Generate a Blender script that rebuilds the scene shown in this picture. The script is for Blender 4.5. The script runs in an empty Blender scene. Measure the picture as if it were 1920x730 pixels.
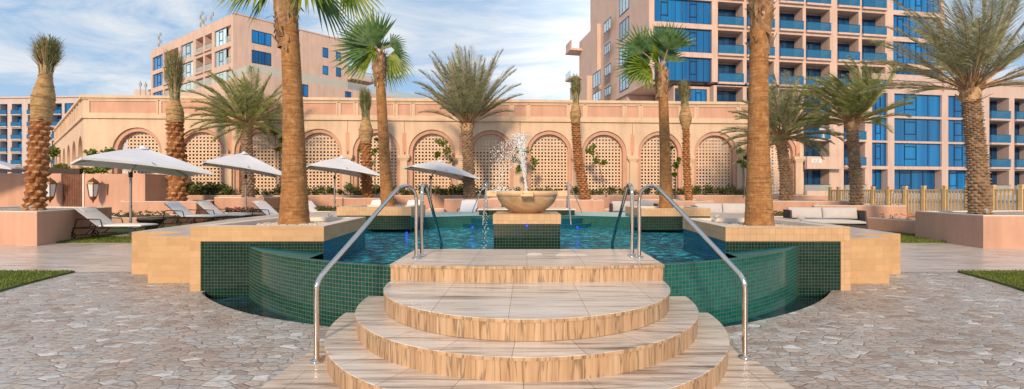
import bpy, math, random
from mathutils import Vector, Matrix, noise
random.seed(7)
R = math.radians
sc = bpy.context.scene
# ------------------------------------------------------------------ camera
F, VX, HY, EYE = 830.0, 988.0, 360.0, 1.46
cam = bpy.data.objects.new('camera', bpy.data.cameras.new('camera'))
sc.collection.objects.link(cam)
cam.location = (0, 0, EYE)
cam.rotation_euler = (R(90), 0, 0)
cam.data.lens = 36.0 * F / 1920
cam.data.sensor_width = 36
cam.data.shift_x = -(VX - 960) / 1920
cam.data.shift_y = -(365 - HY) / 1920
cam.data.clip_start = 0.05
cam.data.clip_end = 2000
sc.camera = cam
# ------------------------------------------------------------------ sky and sun
SUN_EL, SUN_AZ = R(24), R(188)          # sun lamp stands in for warm bounce behind the camera (azimuth from +Y, clockwise)
W = bpy.data.worlds.new("World"); sc.world = W; W.use_nodes = True
nt = W.node_tree; N = nt.nodes; L = nt.links; N.clear()
def wn(t, **k):
    n = N.new(t)
    for a, b in k.items(): setattr(n, a, b)
    return n
out = wn('ShaderNodeOutputWorld'); bg = wn('ShaderNodeBackground'); L.new(bg.outputs[0], out.inputs[0])
bg.inputs[1].default_value = 0.096
sky = wn('ShaderNodeTexSky', sky_type='NISHITA', sun_disc=False, sun_elevation=SUN_EL, sun_rotation=SUN_AZ, altitude=0, air_density=1.0, dust_density=0.6, ozone_density=2.0)
tc = wn('ShaderNodeTexCoord'); sep = wn('ShaderNodeSeparateXYZ'); L.new(tc.outputs['Generated'], sep.inputs[0])
def wm(op, a, b=None, c=None):
    n = wn('ShaderNodeMath', operation=op)
    for i, v in enumerate((a, b, c)):
        if v is None: continue
        if isinstance(v, (int, float)): n.inputs[i].default_value = v
        else: L.new(v, n.inputs[i])
    return n.outputs[0]
zz = wm('ADD', wm('MAXIMUM', sep.outputs[2], 0.0), 0.16)
cx = wm('DIVIDE', sep.outputs[0], zz); cy = wm('DIVIDE', sep.outputs[1], zz)
comb = wn('ShaderNodeCombineXYZ'); L.new(cx, comb.inputs[0]); L.new(cy, comb.inputs[1])
mp = wn('ShaderNodeMapping'); L.new(comb.outputs[0], mp.inputs[0])
mp.inputs['Scale'].default_value = (0.75, 1.7, 1); mp.inputs['Location'].default_value = (1.7, 0.35, 0); mp.inputs['Rotation'].default_value = (0, 0, R(-3))
n1 = wn('ShaderNodeTexNoise'); L.new(mp.outputs[0], n1.inputs['Vector'])
n1.inputs['Scale'].default_value = 1.35; n1.inputs['Detail'].default_value = 12; n1.inputs['Roughness'].default_value = .62; n1.inputs['Distortion'].default_value = .9
rp = wn('ShaderNodeValToRGB'); L.new(n1.outputs['Fac'], rp.inputs[0])
rp.color_ramp.elements[0].position = .40; rp.color_ramp.elements[1].position = .60
hz = wm('POWER', wm('SUBTRACT', 1.0, wm('MINIMUM', wm('MULTIPLY', wm('MAXIMUM', sep.outputs[2], 0.0), 2.2), 1.0)), 2.0)   # thicker cloud to the horizon
cf = wm('MINIMUM', wm('ADD', rp.outputs[0], wm('MULTIPLY', hz, .30)), 1.0)
def wmix(f, a, b, mode='MIX'):
    n = wn('ShaderNodeMix', data_type='RGBA', blend_type=mode)
    for s, v in ((0, f), (6, a), (7, b)):
        if isinstance(v, (int, float)): n.inputs[s].default_value = v
        elif isinstance(v, tuple): n.inputs[s].default_value = v
        else: L.new(v, n.inputs[s])
    return n.outputs[2]
blue = wmix(0.75, sky.outputs[0], (3.1, 5.1, 7.6, 1))
col = wmix(cf, blue, (6.9, 7.3, 7.8, 1))
nrm = wn('ShaderNodeVectorMath', operation='DOT_PRODUCT'); L.new(tc.outputs['Generated'], nrm.inputs[0])
ga, ge = R(9.5), R(17)
nrm.inputs[1].default_value = (math.sin(ga) * math.cos(ge), math.cos(ga) * math.cos(ge), math.sin(ge))
gl = wm('POWER', wm('MAXIMUM', nrm.outputs['Value'], 0.0), 70.0)
glow = wmix(gl, (0, 0, 0, 1), (5.0, 4.6, 3.8, 1))
col = wmix(1.0, col, glow, 'ADD')
L.new(col, bg.inputs[0])
sun = bpy.data.objects.new('sun', bpy.data.lights.new('sun', 'SUN')); sc.collection.objects.link(sun)
sun.data.energy = 3.25; sun.data.angle = R(7); sun.data.color = (1.0, .73, .47)
sd = Vector((math.sin(SUN_AZ) * math.cos(SUN_EL), math.cos(SUN_AZ) * math.cos(SUN_EL), math.sin(SUN_EL)))
sun.rotation_euler = sd.to_track_quat('Z', 'Y').to_euler()
sc.view_settings.view_transform = 'Standard'; sc.view_settings.look = 'None'
sc.view_settings.gamma = 1; sc.view_settings.use_curve_mapping = False
sc.view_settings.exposure = 0.25
sc.render.engine = 'CYCLES'
sc.cycles.max_bounces = 7; sc.cycles.transparent_max_bounces = 14
sc.cycles.use_denoising = True

# ------------------------------------------------------------------ helpers
def px(x, Y): return (x - VX) / F * Y            # lateral metres of a picture column at distance Y
def pz(y, Y): return EYE + (HY - y) / F * Y       # height of a picture row at distance Y
ORG = {}
class MB:
    def __init__(s): s.v = []; s.f = []; s.m = []; s.uv = []; s.sm = []
    def face(s, pts, m=0, uv=None, smooth=False):
        b = len(s.v); s.v += [tuple(p) for p in pts]
        s.f.append(tuple(range(b, b + len(pts)))); s.m.append(m); s.uv.append(uv); s.sm.append(smooth)
    def grid(s, rows, m=0, uvs=None, closed=False, smooth=True, flip=False):
        b = len(s.v); n = len(rows[0])
        for r in rows: s.v += [tuple(p) for p in r]
        for i in range(len(rows) - 1):
            for j in range(n if closed else n - 1):
                k = (j + 1) % n
                q = (b + i*n + j, b + i*n + k, b + (i+1)*n + k, b + (i+1)*n + j)
                if uvs:
                    uq = [uvs[i][j], uvs[i][j+1] if not closed or j + 1 < len(uvs[i]) else uvs[i][k], uvs[i+1][j+1] if j + 1 < len(uvs[i+1]) else uvs[i+1][k], uvs[i+1][j]]
                else: uq = None
                if flip: q = q[::-1]; uq = uq[::-1] if uq else None
                s.f.append(q); s.m.append(m); s.uv.append(uq); s.sm.append(smooth)
    def box(s, x0, x1, y0, y1, z0, z1, m=0, T=None, skip=''):
        P = [(x0,y0,z0),(x1,y0,z0),(x1,y1,z0),(x0,y1,z0),(x0,y0,z1),(x1,y0,z1),(x1,y1,z1),(x0,y1,z1)]
        if T: P = [T(p) for p in P]
        for k, q in (('b',(3,2,1,0)),('t',(4,5,6,7)),('f',(0,1,5,4)),('r',(1,2,6,5)),('k',(2,3,7,6)),('l',(3,0,4,7))):
            if k not in skip: s.face([P[i] for i in q], m)
    def prism(s, poly, z0, z1, m=0, mt=None, bottom=False, uvrun=False):
        n = len(poly); run = 0
        for i in range(n):
            a, b = poly[i], poly[(i+1) % n]; l = math.dist(a, b)
            uv = [(run, z0), (run + l, z0), (run + l, z1), (run, z1)] if uvrun else None
            s.face([(a[0],a[1],z0),(b[0],b[1],z0),(b[0],b[1],z1),(a[0],a[1],z1)], m, uv); run += l
        s.face([(p[0],p[1],z1) for p in poly], m if mt is None else mt)
        if bottom: s.face([(p[0],p[1],z0) for p in poly][::-1], m)
    def tube(s, path, r, n=10, m=0, caps=True):
        path = [Vector(p) for p in path]; rr = r if isinstance(r, (list, tuple)) else [r] * len(path)
        rows = []; up = None
        for i, p in enumerate(path):
            t = (path[min(i+1, len(path)-1)] - path[max(i-1, 0)]).normalized()
            if up is None: up = t.orthogonal().normalized()
            up = (up - t * up.dot(t)).normalized(); w = t.cross(up)
            rows.append([p + (up * math.cos(2*math.pi*k/n) + w * math.sin(2*math.pi*k/n)) * rr[i] for k in range(n)])
        s.grid(rows, m, closed=True)
        if caps: s.face(rows[0][::-1], m); s.face(rows[-1], m)
    def lathe(s, prof, c, n=40, m=0, a0=0, a1=2*math.pi):
        full = abs(a1 - a0 - 2*math.pi) < 1e-6; k = n if full else n + 1
        rows = [[(c[0] + r*math.cos(a0+(a1-a0)*i/n), c[1] + r*math.sin(a0+(a1-a0)*i/n), c[2] + z) for i in range(k)] for r, z in prof]
        s.grid(rows, m, closed=full, uvs=[[(i*r*(a1-a0)/n, z) for i in range(n + 1)] for r, z in prof])
    def build(s, name, mats, parent=None, bevel=0, kind=None):
        if not isinstance(mats, (list, tuple)): mats = [mats]
        o0 = ORG.get(parent.name, Vector((0,0,0))) if parent else Vector((0,0,0))
        me = bpy.data.meshes.new(name)
        me.from_pydata([(p[0]-o0.x, p[1]-o0.y, p[2]-o0.z) for p in s.v], [], s.f)
        ul = me.uv_layers.new(name='UV')
        me.polygons.foreach_set('material_index', s.m); me.polygons.foreach_set('use_smooth', s.sm)
        d = []
        for p, uv in zip(me.polygons, s.uv):
            if uv is not None:
                for q in uv: d += [q[0], q[1]]
                continue
            nn = p.normal
            if abs(nn.z) > .7:
                for vi in p.vertices: d += [s.v[vi][0], s.v[vi][1]]
            else:
                tl = math.hypot(nn.x, nn.y); tx, ty = -nn.y/tl, nn.x/tl
                for vi in p.vertices: d += [s.v[vi][0]*tx + s.v[vi][1]*ty, s.v[vi][2]]
        ul.data.foreach_set('uv', d)
        for m in mats: me.materials.append(m)
        ob = bpy.data.objects.new(name, me); sc.collection.objects.link(ob)
        if parent: ob.parent = parent; ORG[ob.name] = o0.copy()
        else: ORG[ob.name] = Vector((0,0,0))
        if kind: ob['kind'] = kind
        if bevel:
            b = ob.modifiers.new('bevel', 'BEVEL'); b.width = bevel; b.segments = 2; b.limit_method = 'ANGLE'; b.angle_limit = R(40)
        return ob
def thing(name, label, cat, loc=(0,0,0), group=None):
    o = bpy.data.objects.new(name, None); sc.collection.objects.link(o); o.empty_display_size = .2
    o.location = loc; o['label'] = label; o['category'] = cat
    if group: o['group'] = group
    ORG[o.name] = Vector(loc); return o
def tag(o, label, cat, group=None, kind=None):
    o['label'] = label; o['category'] = cat
    if group: o['group'] = group
    if kind: o['kind'] = kind
    return o
def smooth_path(pts, k=6):
    P = [Vector(p) for p in pts]; P = [P[0]] + P + [P[-1]]; o = []
    for i in range(1, len(P) - 2):
        for j in range(k):
            t = j / k
            o.append(.5*((2*P[i]) + (-P[i-1]+P[i+1])*t + (2*P[i-1]-5*P[i]+4*P[i+1]-P[i+2])*t*t + (-P[i-1]+3*P[i]-3*P[i+1]+P[i+2])*t**3))
    o.append(P[-2]); return o
def copy_tree(o, parent=None):
    c = o.copy(); sc.collection.objects.link(c)
    if parent: c.parent = parent
    ORG[c.name] = ORG.get(o.name, Vector((0,0,0)))
    for ch in list(o.children): copy_tree(ch, c)
    return c

# ------------------------------------------------------------------ materials
class G:
    """small node-graph helper"""
    def __init__(s, name):
        s.m = bpy.data.materials.new(name); s.m.use_nodes = True; s.t = s.m.node_tree; s.t.nodes.clear()
        s.out = s.n('ShaderNodeOutputMaterial'); s.p = s.n('ShaderNodeBsdfPrincipled'); s.l(s.p.outputs[0], s.out.inputs[0])
        s.c = s.n('ShaderNodeTexCoord')
    def n(s, t, **k):
        n = s.t.nodes.new(t)
        for a, b in k.items(): setattr(n, a, b)
        return n
    def l(s, a, b): s.t.links.new(a, b)
    def put(s, sock, v):
        if isinstance(v, (int, float)): sock.default_value = v
        elif isinstance(v, tuple): sock.default_value = v if len(v) != 3 or sock.type == 'VECTOR' else v + (1,)
        else: s.l(v, sock)
    def map(s, src='Object', scale=(1,1,1), loc=(0,0,0), rot=(0,0,0)):
        m = s.n('ShaderNodeMapping'); s.l(s.c.outputs[src], m.inputs[0]); m.inputs['Scale'].default_value = scale
        m.inputs['Location'].default_value = loc; m.inputs['Rotation'].default_value = rot; return m.outputs[0]
    def noise(s, vec, scale=5, detail=4, rough=.5, dist=0, color=False):
        n = s.n('ShaderNodeTexNoise'); s.l(vec, n.inputs['Vector'])
        n.inputs['Scale'].default_value = scale; n.inputs['Detail'].default_value = detail; n.inputs['Roughness'].default_value = rough; n.inputs['Distortion'].default_value = dist
        return n.outputs['Color' if color else 'Fac']
    def ramp(s, f, stops):
        r = s.n('ShaderNodeValToRGB'); s.l(f, r.inputs[0]); e = r.color_ramp.elements
        while len(e) < len(stops): e.new(.5)
        for i, (p, c) in enumerate(stops): e[i].position = p; e[i].color = (c if isinstance(c, tuple) else (c,)*3) + (1,)
        return r.outputs[0]
    def mix(s, f, a, b, mode='MIX'):
        n = s.n('ShaderNodeMix', data_type='RGBA', blend_type=mode); s.put(n.inputs[0], f); s.put(n.inputs[6], a); s.put(n.inputs[7], b); return n.outputs[2]
    def math(s, op, a, b=None, c=None):
        n = s.n('ShaderNodeMath', operation=op); s.put(n.inputs[0], a)
        if b is not None: s.put(n.inputs[1], b)
        if c is not None: s.put(n.inputs[2], c)
        return n.outputs[0]
    def brick(s, vec, w, h, mortar, c1, c2, cm, off=0.0, bias=0.0, smooth=.1):
        n = s.n('ShaderNodeTexBrick'); s.l(vec, n.inputs[0]); n.offset = off; n.squash = 1
        s.put(n.inputs['Color1'], c1); s.put(n.inputs['Color2'], c2); s.put(n.inputs['Mortar'], cm)
        n.inputs['Scale'].default_value = 1; n.inputs['Mortar Size'].default_value = mortar; n.inputs['Mortar Smooth'].default_value = smooth
        n.inputs['Bias'].default_value = bias; n.inputs['Brick Width'].default_value = w; n.inputs['Row Height'].default_value = h
        return n.outputs['Color'], n.outputs['Fac']
    def bump(s, h, strength=.3, dist=.01):
        b = s.n('ShaderNodeBump'); b.inputs['Strength'].default_value = strength; b.inputs['Distance'].default_value = dist
        s.l(h, b.inputs['Height']); s.l(b.outputs[0], s.p.inputs['Normal']); return b
    def fin(s, col, rough=.6, **k):
        s.put(s.p.inputs['Base Color'], col); s.put(s.p.inputs['Roughness'], rough)
        for a, b in k.items(): s.put(s.p.inputs[a.replace('_', ' ')], b)
        return s.m
def mul(c, k): return tuple(min(1, v*k) for v in c)
def plain(name, c, rough=.5, var=.12, scale=6, bump=.0, **k):
    g = G(name); f = g.noise(g.map(), scale, 5, .6)
    col = g.ramp(f, [(.3, mul(c, 1-var)), (.7, mul(c, 1+var))])
    if bump: g.bump(g.noise(g.map(), scale*8, 4, .6), bump, .01)
    return g.fin(col, rough, **k)
def plaster(name, c, var=.10):
    g = G(name); v = g.map()
    a = g.ramp(g.noise(v, .55, 5, .6), [(.3, mul(c, 1-var)), (.7, mul(c, 1+var))])
    st = g.ramp(g.noise(g.map(scale=(1.2, 1.2, .12)), 2.2, 5, .65), [(.36, .76), (.58, 1.0)])
    a = g.mix(.55, a, st, 'MULTIPLY')
    f = g.noise(v, 9, 6, .7); a = g.mix(.35, a, g.ramp(f, [(.3, .88), (.7, 1.0)]), 'MULTIPLY')
    g.bump(g.noise(v, 60, 3, .6), .12, .006)
    return g.fin(a, .85)
PINK = (.58, .345, .255)
M = {}
M['pink'] = plaster('pink_render', PINK)
M['pink_pale'] = plaster('pale_pink_render', (.70, .46, .36))
M['cream'] = plaster('cream_render', (.66, .50, .37))
M['pink_deep'] = plaster('deep_pink_render', (.60, .32, .22))
M['tower'] = plaster('tower_render', (.61, .455, .385), .06)
M['tower2'] = plaster('tower_render_grey_pink', (.55, .43, .39), .04)
M['farwhite'] = plaster('far_block_render', (.55, .47, .45), .04)
M['corridor'] = plaster('corridor_render_shaded', (.34, .20, .145))  # pink wall with the shade behind the screens put into its colour
M['cap'] = plain('pale_capstone', (.66, .60, .54), .7, .1, 8, .1)

def travertine_riser():
    g = G('travertine_riser'); v = g.c.outputs['UV']
    sep = g.n('ShaderNodeSeparateXYZ'); g.l(v, sep.inputs[0]); u = sep.outputs[0]
    slab = g.math('FLOOR', g.math('DIVIDE', u, .31)); wn_ = g.n('ShaderNodeTexWhiteNoise', noise_dimensions='1D'); g.l(slab, wn_.inputs['W'])
    mp = g.n('ShaderNodeMapping'); g.l(v, mp.inputs[0]); mp.inputs['Scale'].default_value = (12, .6, 1)
    off = g.n('ShaderNodeCombineXYZ'); g.l(g.math('MULTIPLY', wn_.outputs[0], 7.0), off.inputs[1]); g.l(wn_.outputs[0], off.inputs[2])
    ad = g.n('ShaderNodeVectorMath', operation='ADD'); g.l(mp.outputs[0], ad.inputs[0]); g.l(off.outputs[0], ad.inputs[1])
    a = g.noise(ad.outputs[0], 1.6, 6, .65, .5)
    col = g.ramp(a, [(.25, (.24, .135, .07)), (.38, (.42, .265, .15)), (.52, (.53, .355, .215)), (.72, (.61, .445, .30))])
    mp2 = g.n('ShaderNodeMapping'); g.l(ad.outputs[0], mp2.inputs[0]); mp2.inputs['Scale'].default_value = (5.0, 1.3, 1)
    b = g.noise(mp2.outputs[0], 1.8, 4, .7, .3)
    col = g.mix(.8, col, g.ramp(b, [(.30, .70), (.42, .95), (1, 1.0)]), 'MULTIPLY')
    mp3 = g.n('ShaderNodeMapping'); g.l(ad.outputs[0], mp3.inputs[0]); mp3.inputs['Scale'].default_value = (.55, .8, 1); mp3.inputs['Location'].default_value = (5, 3, 0)
    crack = g.noise(mp3.outputs[0], 1.9, 3, .5, .35)
    cr = g.ramp(g.math('ABSOLUTE', g.math('SUBTRACT', crack, .5)), [(.0, .33), (.012, .55), (.03, 1.0)])
    col = g.mix(.8, col, cr, 'MULTIPLY')
    col = g.mix(.5, col, g.ramp(wn_.outputs[0], [(0, .78), (1, 1.0)]), 'MULTIPLY')
    fr = g.math('FRACT', g.math('DIVIDE', u, .31)); jt = g.ramp(fr, [(0, .35), (.012, .4), (.02, 1.0), (1, 1.0)])
    col = g.mix(.75, col, jt, 'MULTIPLY')
    g.bump(b, .25, .004); return g.fin(col, .5)
def travertine_tread(name, joint='UV', w=.62, h=.62, tint=(1, 1, 1), ang=0, off=0.0):
    g = G(name); v = g.map(rot=(0, 0, ang), scale=(1, 1, 1))
    mp = g.n('ShaderNodeMapping'); g.l(v, mp.inputs[0]); mp.inputs['Scale'].default_value = (.7, 11, 1)
    a = g.noise(mp.outputs[0], 1.5, 7, .66, .6)
    c = lambda r: tuple(x*t for x, t in zip(r, tint))
    col = g.ramp(a, [(.33, c((.22, .165, .135))), (.43, c((.55, .47, .41))), (.52, c((.76, .70, .64))), (.70, c((.88, .84, .80)))])
    mp2 = g.n('ShaderNodeMapping'); g.l(v, mp2.inputs[0]); mp2.inputs['Scale'].default_value = (.8, 26, 1)
    b = g.noise(mp2.outputs[0], 1.4, 4, .7, .3)
    col = g.mix(.7, col, g.ramp(b, [(.34, .36), (.43, .90), (1, 1.0)]), 'MULTIPLY')
    if joint:
        bc, bf = g.brick(g.c.outputs[joint], w, h, .003, (1, 1, 1), (.86, .85, .84), (.42, .38, .34), off=off)
        col = g.mix(1, col, bc, 'MULTIPLY')
    return g.fin(col, g.ramp(a, [(.3, .36), (.7, .20)]), Specular_IOR_Level=.6)
M['riser'] = travertine_riser()
M['tread'] = travertine_tread('travertine_tread', 'UV', .62, 1.6, tint=(1, .975, .94))
M['tread_ring'] = travertine_tread('travertine_ring_tread', 'UV', .52, 4.0, tint=(1, .94, .88))
M['landing'] = travertine_tread('travertine_landing', 'UV', .6, .6, tint=(1.0, .92, .84), off=.5)
M['terrace'] = travertine_tread('terrace_stone', 'UV', 1.2, .3, tint=(.96, .93, .92), off=.5)
M['deck_top'] = travertine_tread('deck_top_stone', 'UV', .6, .6, tint=(1.0, .98, .95))
def clad(name, w, h, c1, c2, cm, off):
    g = G(name); bc, bf = g.brick(g.c.outputs['UV'], w, h, .0016, c1, c2, cm, off=off)
    bc2, _ = g.brick(g.map('UV', loc=(.37, .0, 0)), w*3, h*2, .0, (1, 1, 1), (.85, .82, .78), (1, 1, 1), off=.3)
    v = g.map(); f = g.noise(v, 7, 6, .7, .6)
    col = g.mix(.6, bc, g.ramp(f, [(.3, .84), (.62, 1.0)]), 'MULTIPLY'); col = g.mix(.6, col, bc2, 'MULTIPLY')
    g.bump(bf, -.25, .003); return g.fin(col, .5)
M['clad'] = clad('travertine_cladding', .3, .1, (.59, .385, .21), (.52, .335, .18), (.45, .285, .15), .5)
M['clad_sq'] = clad('travertine_square_tile', .092, .092, (.63, .42, .245), (.55, .365, .21), (.30, .19, .11), 0)
M['coping'] = plain('pale_coping_stone', (.70, .62, .53), .45, .1, 5, .1)
def mosaic(name, c1, c2, cm, size=.047, rough=.10, mort=.0017):
    g = G(name); bc, bf = g.brick(g.c.outputs['UV'], size, size, mort, c1, c2, cm, bias=-.1, smooth=.1)
    f = g.noise(g.map(), 1.3, 4, .6); col = g.mix(.5, bc, g.ramp(f, [(.3, .7), (.7, 1.0)]), 'MULTIPLY')
    rg = g.mix(bf, (rough,)*3, (.7, .7, .7)); g.bump(bf, -.35, .002)
    return g.fin(col, rg, Specular_IOR_Level=.4)
GROUT = (.15, .125, .06)
M['mosaic'] = mosaic('green_mosaic', (.001, .026, .025), (.003, .045, .041), GROUT)
M['mosaic_l'] = mosaic('sea_green_mosaic', (.003, .095, .092), (.006, .14, .132), (.14, .15, .08), mort=.0019, rough=.12)
M['mosaic_c'] = mosaic('curved_wall_mosaic', (.002, .052, .047), (.005, .080, .072), (.20, .19, .10), mort=.0019, rough=.14)
M['mosaic_b'] = mosaic('blue_mosaic', (.004, .058, .120), (.008, .085, .165), (.02, .20, .23), mort=.0019, rough=.12)
M['wet_teal'] = plain('wet_teal_rim', (.006, .13, .14), .45, .3, 3, Specular_IOR_Level=.12)  # sky reflection on the wet rim painted in as teal
M['mosaic_p'] = mosaic('pale_wet_mosaic', (.30, .56, .58), (.42, .68, .70), (.5, .7, .7), size=.12, rough=.35, mort=.01)  # pale aqua base carries the sky reflected on the wet ledge
def paving():
    g = G('crazy_paving')
    wv = g.noise(g.map(), 2.6, 2, .5, color=True)
    mx = g.n('ShaderNodeMix', data_type='VECTOR'); 
    v0 = g.map(scale=(7.2, 11.2, 1))
    ad = g.n('ShaderNodeVectorMath', operation='MULTIPLY_ADD'); g.l(wv, ad.inputs[0]); ad.inputs[1].default_value = (1.3, .8, 0); g.l(v0, ad.inputs[2])
    ve = g.n('ShaderNodeTexVoronoi', feature='DISTANCE_TO_EDGE', voronoi_dimensions='2D'); g.l(ad.outputs[0], ve.inputs['Vector']); ve.inputs['Scale'].default_value = 1
    vc = g.n('ShaderNodeTexVoronoi', feature='F1', voronoi_dimensions='2D'); g.l(ad.outputs[0], vc.inputs['Vector']); vc.inputs['Scale'].default_value = 1
    ve.inputs['Randomness'].default_value = .72; vc.inputs['Randomness'].default_value = .72
    sp = g.n('ShaderNodeSeparateColor'); g.l(vc.outputs['Color'], sp.inputs[0])
    stone = g.ramp(sp.outputs[0], [(0, (.36, .29, .25)), (.2, (.49, .43, .37)), (.42, (.46, .45, .43)), (.66, (.55, .50, .45)), (.86, (.44, .46, .46)), (1, (.74, .74, .72))])
    big = g.ramp(g.noise(g.map(), .55, 4, .6), [(.35, (.82, .73, .68)), (.62, (1, 1, 1.02))])
    stone = g.mix(.9, stone, big, 'MULTIPLY')
    gr = g.ramp(g.noise(g.map(scale=(1, 2.6, 1)), 12, 8, .8, .8), [(.36, (.36, .34, .33)), (.48, (.88, .87, .86)), (.68, (1.3, 1.3, 1.3))])
    stone = g.mix(.9, stone, gr, 'MULTIPLY')
    e = g.math('ADD', ve.outputs['Distance'], g.math('MULTIPLY', g.math('SUBTRACT', g.noise(g.map(), 30, 3, .6), .5), .05))
    f = g.ramp(e, [(.006, 0.0), (.035, 1.0)])
    col = g.mix(f, (.27, .165, .125), stone)
    h = g.math('ADD', g.math('MULTIPLY', g.ramp(e, [(0, 0.0), (.11, 1.0)]), 1.0), g.math('MULTIPLY', g.noise(g.map(scale=(1, 1.6, 1)), 22, 6, .7), .55))
    g.bump(h, .6, .010)
    return g.fin(col, g.ramp(g.noise(g.map(), 14, 3, .6), [(.3, .34), (.7, .6)]))
M['paving'] = paving()
M['grass_base'] = plain('lawn_soil', (.09, .12, .02), .95, .4, 9, .3)
def leafmat(name, c1, c2, rough=.5, sc_=1.5, trans=.25):
    g = G(name); f = g.noise(g.map(), sc_, 3, .7)
    ob = g.n('ShaderNodeNewGeometry'); w = g.n('ShaderNodeTexWhiteNoise', noise_dimensions='3D')
    sn = g.n('ShaderNodeVectorMath', operation='SNAP'); g.l(g.c.outputs['Object'], sn.inputs[0]); sn.inputs[1].default_value = (.09,)*3; g.l(sn.outputs[0], w.inputs[0])
    k = g.math('ADD', g.math('MULTIPLY', f, .6), g.math('MULTIPLY', w.outputs[0], .4))
    col = g.ramp(k, [(.25, c1), (.75, c2)])
    m = g.fin(col, rough)
    tr = g.n('ShaderNodeBsdfTranslucent'); g.l(g.mix(1, col, (1.3, 1.5, .6), 'MULTIPLY'), tr.inputs[0])
    ms = g.n('ShaderNodeMixShader'); ms.inputs[0].default_value = trans; g.l(g.p.outputs[0], ms.inputs[1]); g.l(tr.outputs[0], ms.inputs[2]); g.l(ms.outputs[0], g.out.inputs[0])
    return m
M['grass'] = leafmat('grass_blades', (.07, .12, .015), (.22, .26, .05), .6, 1.1)
M['date_leaf'] = leafmat('date_palm_leaf', (.09, .105, .05), (.42, .40, .26), .5, 1.6)
M['date_leaf2'] = leafmat('date_palm_leaf_bright', (.09, .13, .035), (.42, .42, .17), .5, 1.6)
M['bound_leaf'] = leafmat('bound_frond_leaf', (.07, .10, .035), (.30, .32, .16), .5, 2.5)
M['fan_leaf'] = leafmat('fan_palm_leaf', (.03, .09, .035), (.14, .24, .08), .45, 1.4, .3)
M['fan_leaf_y'] = leafmat('fan_palm_leaf_yellow_green', (.07, .16, .02), (.32, .38, .04), .45, 1.2, .4)
M['shrub'] = leafmat('shrub_leaf', (.04, .06, .015), (.17, .19, .05), .6, 4)
M['agave'] = leafmat('bright_blade_leaf', (.15, .25, .02), (.42, .52, .05), .5, 4)
M['tree_leaf'] = leafmat('citrus_leaf', (.06, .10, .012), (.26, .32, .05), .5, 3, .35)
M['flower'] = leafmat('magenta_flower', (.18, .02, .10), (.45, .08, .28), .6, 6)
def bark(name, c1, c2, c3, ringscale=0, fine=0):
    g = G(name); v = g.map(); f = g.noise(v, 7, 6, .75, .5)
    col = g.ramp(f, [(.28, c1), (.5, c2), (.72, c3)])
    hsum = f
    if ringscale:
        mp = g.map(scale=(4, 4, ringscale)); r = g.noise(mp, 1.0, 5, .7, .6)
        col = g.mix(.8, col, g.ramp(r, [(.34, .42), (.52, .95), (1, 1.0)]), 'MULTIPLY'); hsum = g.math('ADD', r, g.math('MULTIPLY', f, .3))
    if fine:
        r2 = g.noise(g.map(scale=(fine, fine, 9)), 1.0, 4, .7); col = g.mix(.55, col, g.ramp(r2, [(.36, .55), (.5, 1.0)]), 'MULTIPLY')
    g.bump(hsum, .6, .02); return g.fin(col, .85)
M['bark_fan'] = bark('fan_palm_bark', (.20, .09, .032), (.37, .175, .058), (.53, .31, .14), 40, 34)
M['bark_date'] = bark('date_palm_bark', (.10, .06, .035), (.26, .17, .105), (.42, .30, .20))
M['bark_new'] = bark('cut_date_palm_bark', (.12, .04, .012), (.28, .11, .035), (.46, .23, .09))
M['cut_end'] = bark('cut_leaf_base', (.26, .13, .055), (.44, .25, .125), (.58, .38, .22))
M['fibre'] = bark('palm_fibre', (.13, .065, .03), (.30, .17, .085), (.50, .36, .24), 0, 14)
M['husk'] = bark('dry_leaf_base', (.22, .12, .06), (.45, .29, .16), (.62, .45, .28))
def burlap():
    g = G('burlap'); v = g.map(); f = g.noise(v, 5, 6, .7, .6); col = g.ramp(f, [(.3, (.22, .13, .05)), (.5, (.42, .27, .12)), (.75, (.55, .38, .19))])
    w = g.noise(g.map(scale=(3, 3, 20), rot=(.5, .3, 0)), 1.2, 4, .6, .4); col = g.mix(.7, col, g.ramp(w, [(.34, .5), (.5, 1.0)]), 'MULTIPLY')
    g.bump(g.math('ADD', w, f), .8, .03); return g.fin(col, .9)
M['burlap'] = burlap()
M['twig'] = plain('twig_bark', (.20, .14, .09), .8, .2, 12)
M['fabric'] = plain('white_outdoor_fabric', (.80, .79, .81), .85, .05, 4, .08)
M['canopy'] = plain('canopy_canvas', (.68, .70, .75), .8, .05, 2, .05)
M['cushion'] = plain('light_cushion_fabric', (.50, .485, .49), .85, .05, 5, .08)
M['black'] = plain('black_powder_coat', (.012, .012, .013), .4, .2, 8)
M['rope'] = plain('dark_woven_rope', (.045, .04, .05), .7, .6, 60, .4)
M['grey_metal'] = plain('grey_pole_metal', (.32, .31, .32), .4, .1, 5, Metallic=.5)
M['bronze'] = plain('bronze_metal', (.18, .095, .045), .45, .3, 12, Metallic=.6)
M['lamp_glass'] = plain('frosted_lantern_glass', (.62, .66, .70), .25, .06, 6)
M['wood_dark'] = plain('dark_timber', (.16, .065, .035), .5, .3, 5)
M['beam'] = plain('pergola_beam', (.045, .028, .022), .6, .2, 5)
M['fence'] = plain('painted_fence', (.62, .45, .23), .6, .14, 8, .1)
M['plastic'] = plain('antenna_grey', (.35, .36, .38), .5)
M['plate'] = plain('brushed_plate', (.55, .53, .52), .35, .06, 20, Metallic=.3)
M['white_rail'] = plain('white_sign', (.75, .75, .75), .5)
M['ink'] = plain('sign_lettering', (.10, .14, .22), .5)
g = G('stainless_steel'); g.bump(g.noise(g.map(scale=(1, 1, .3)), 40, 2), .02, .002); M['steel'] = g.fin((.66, .60, .55), .1, Metallic=1.0)
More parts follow.
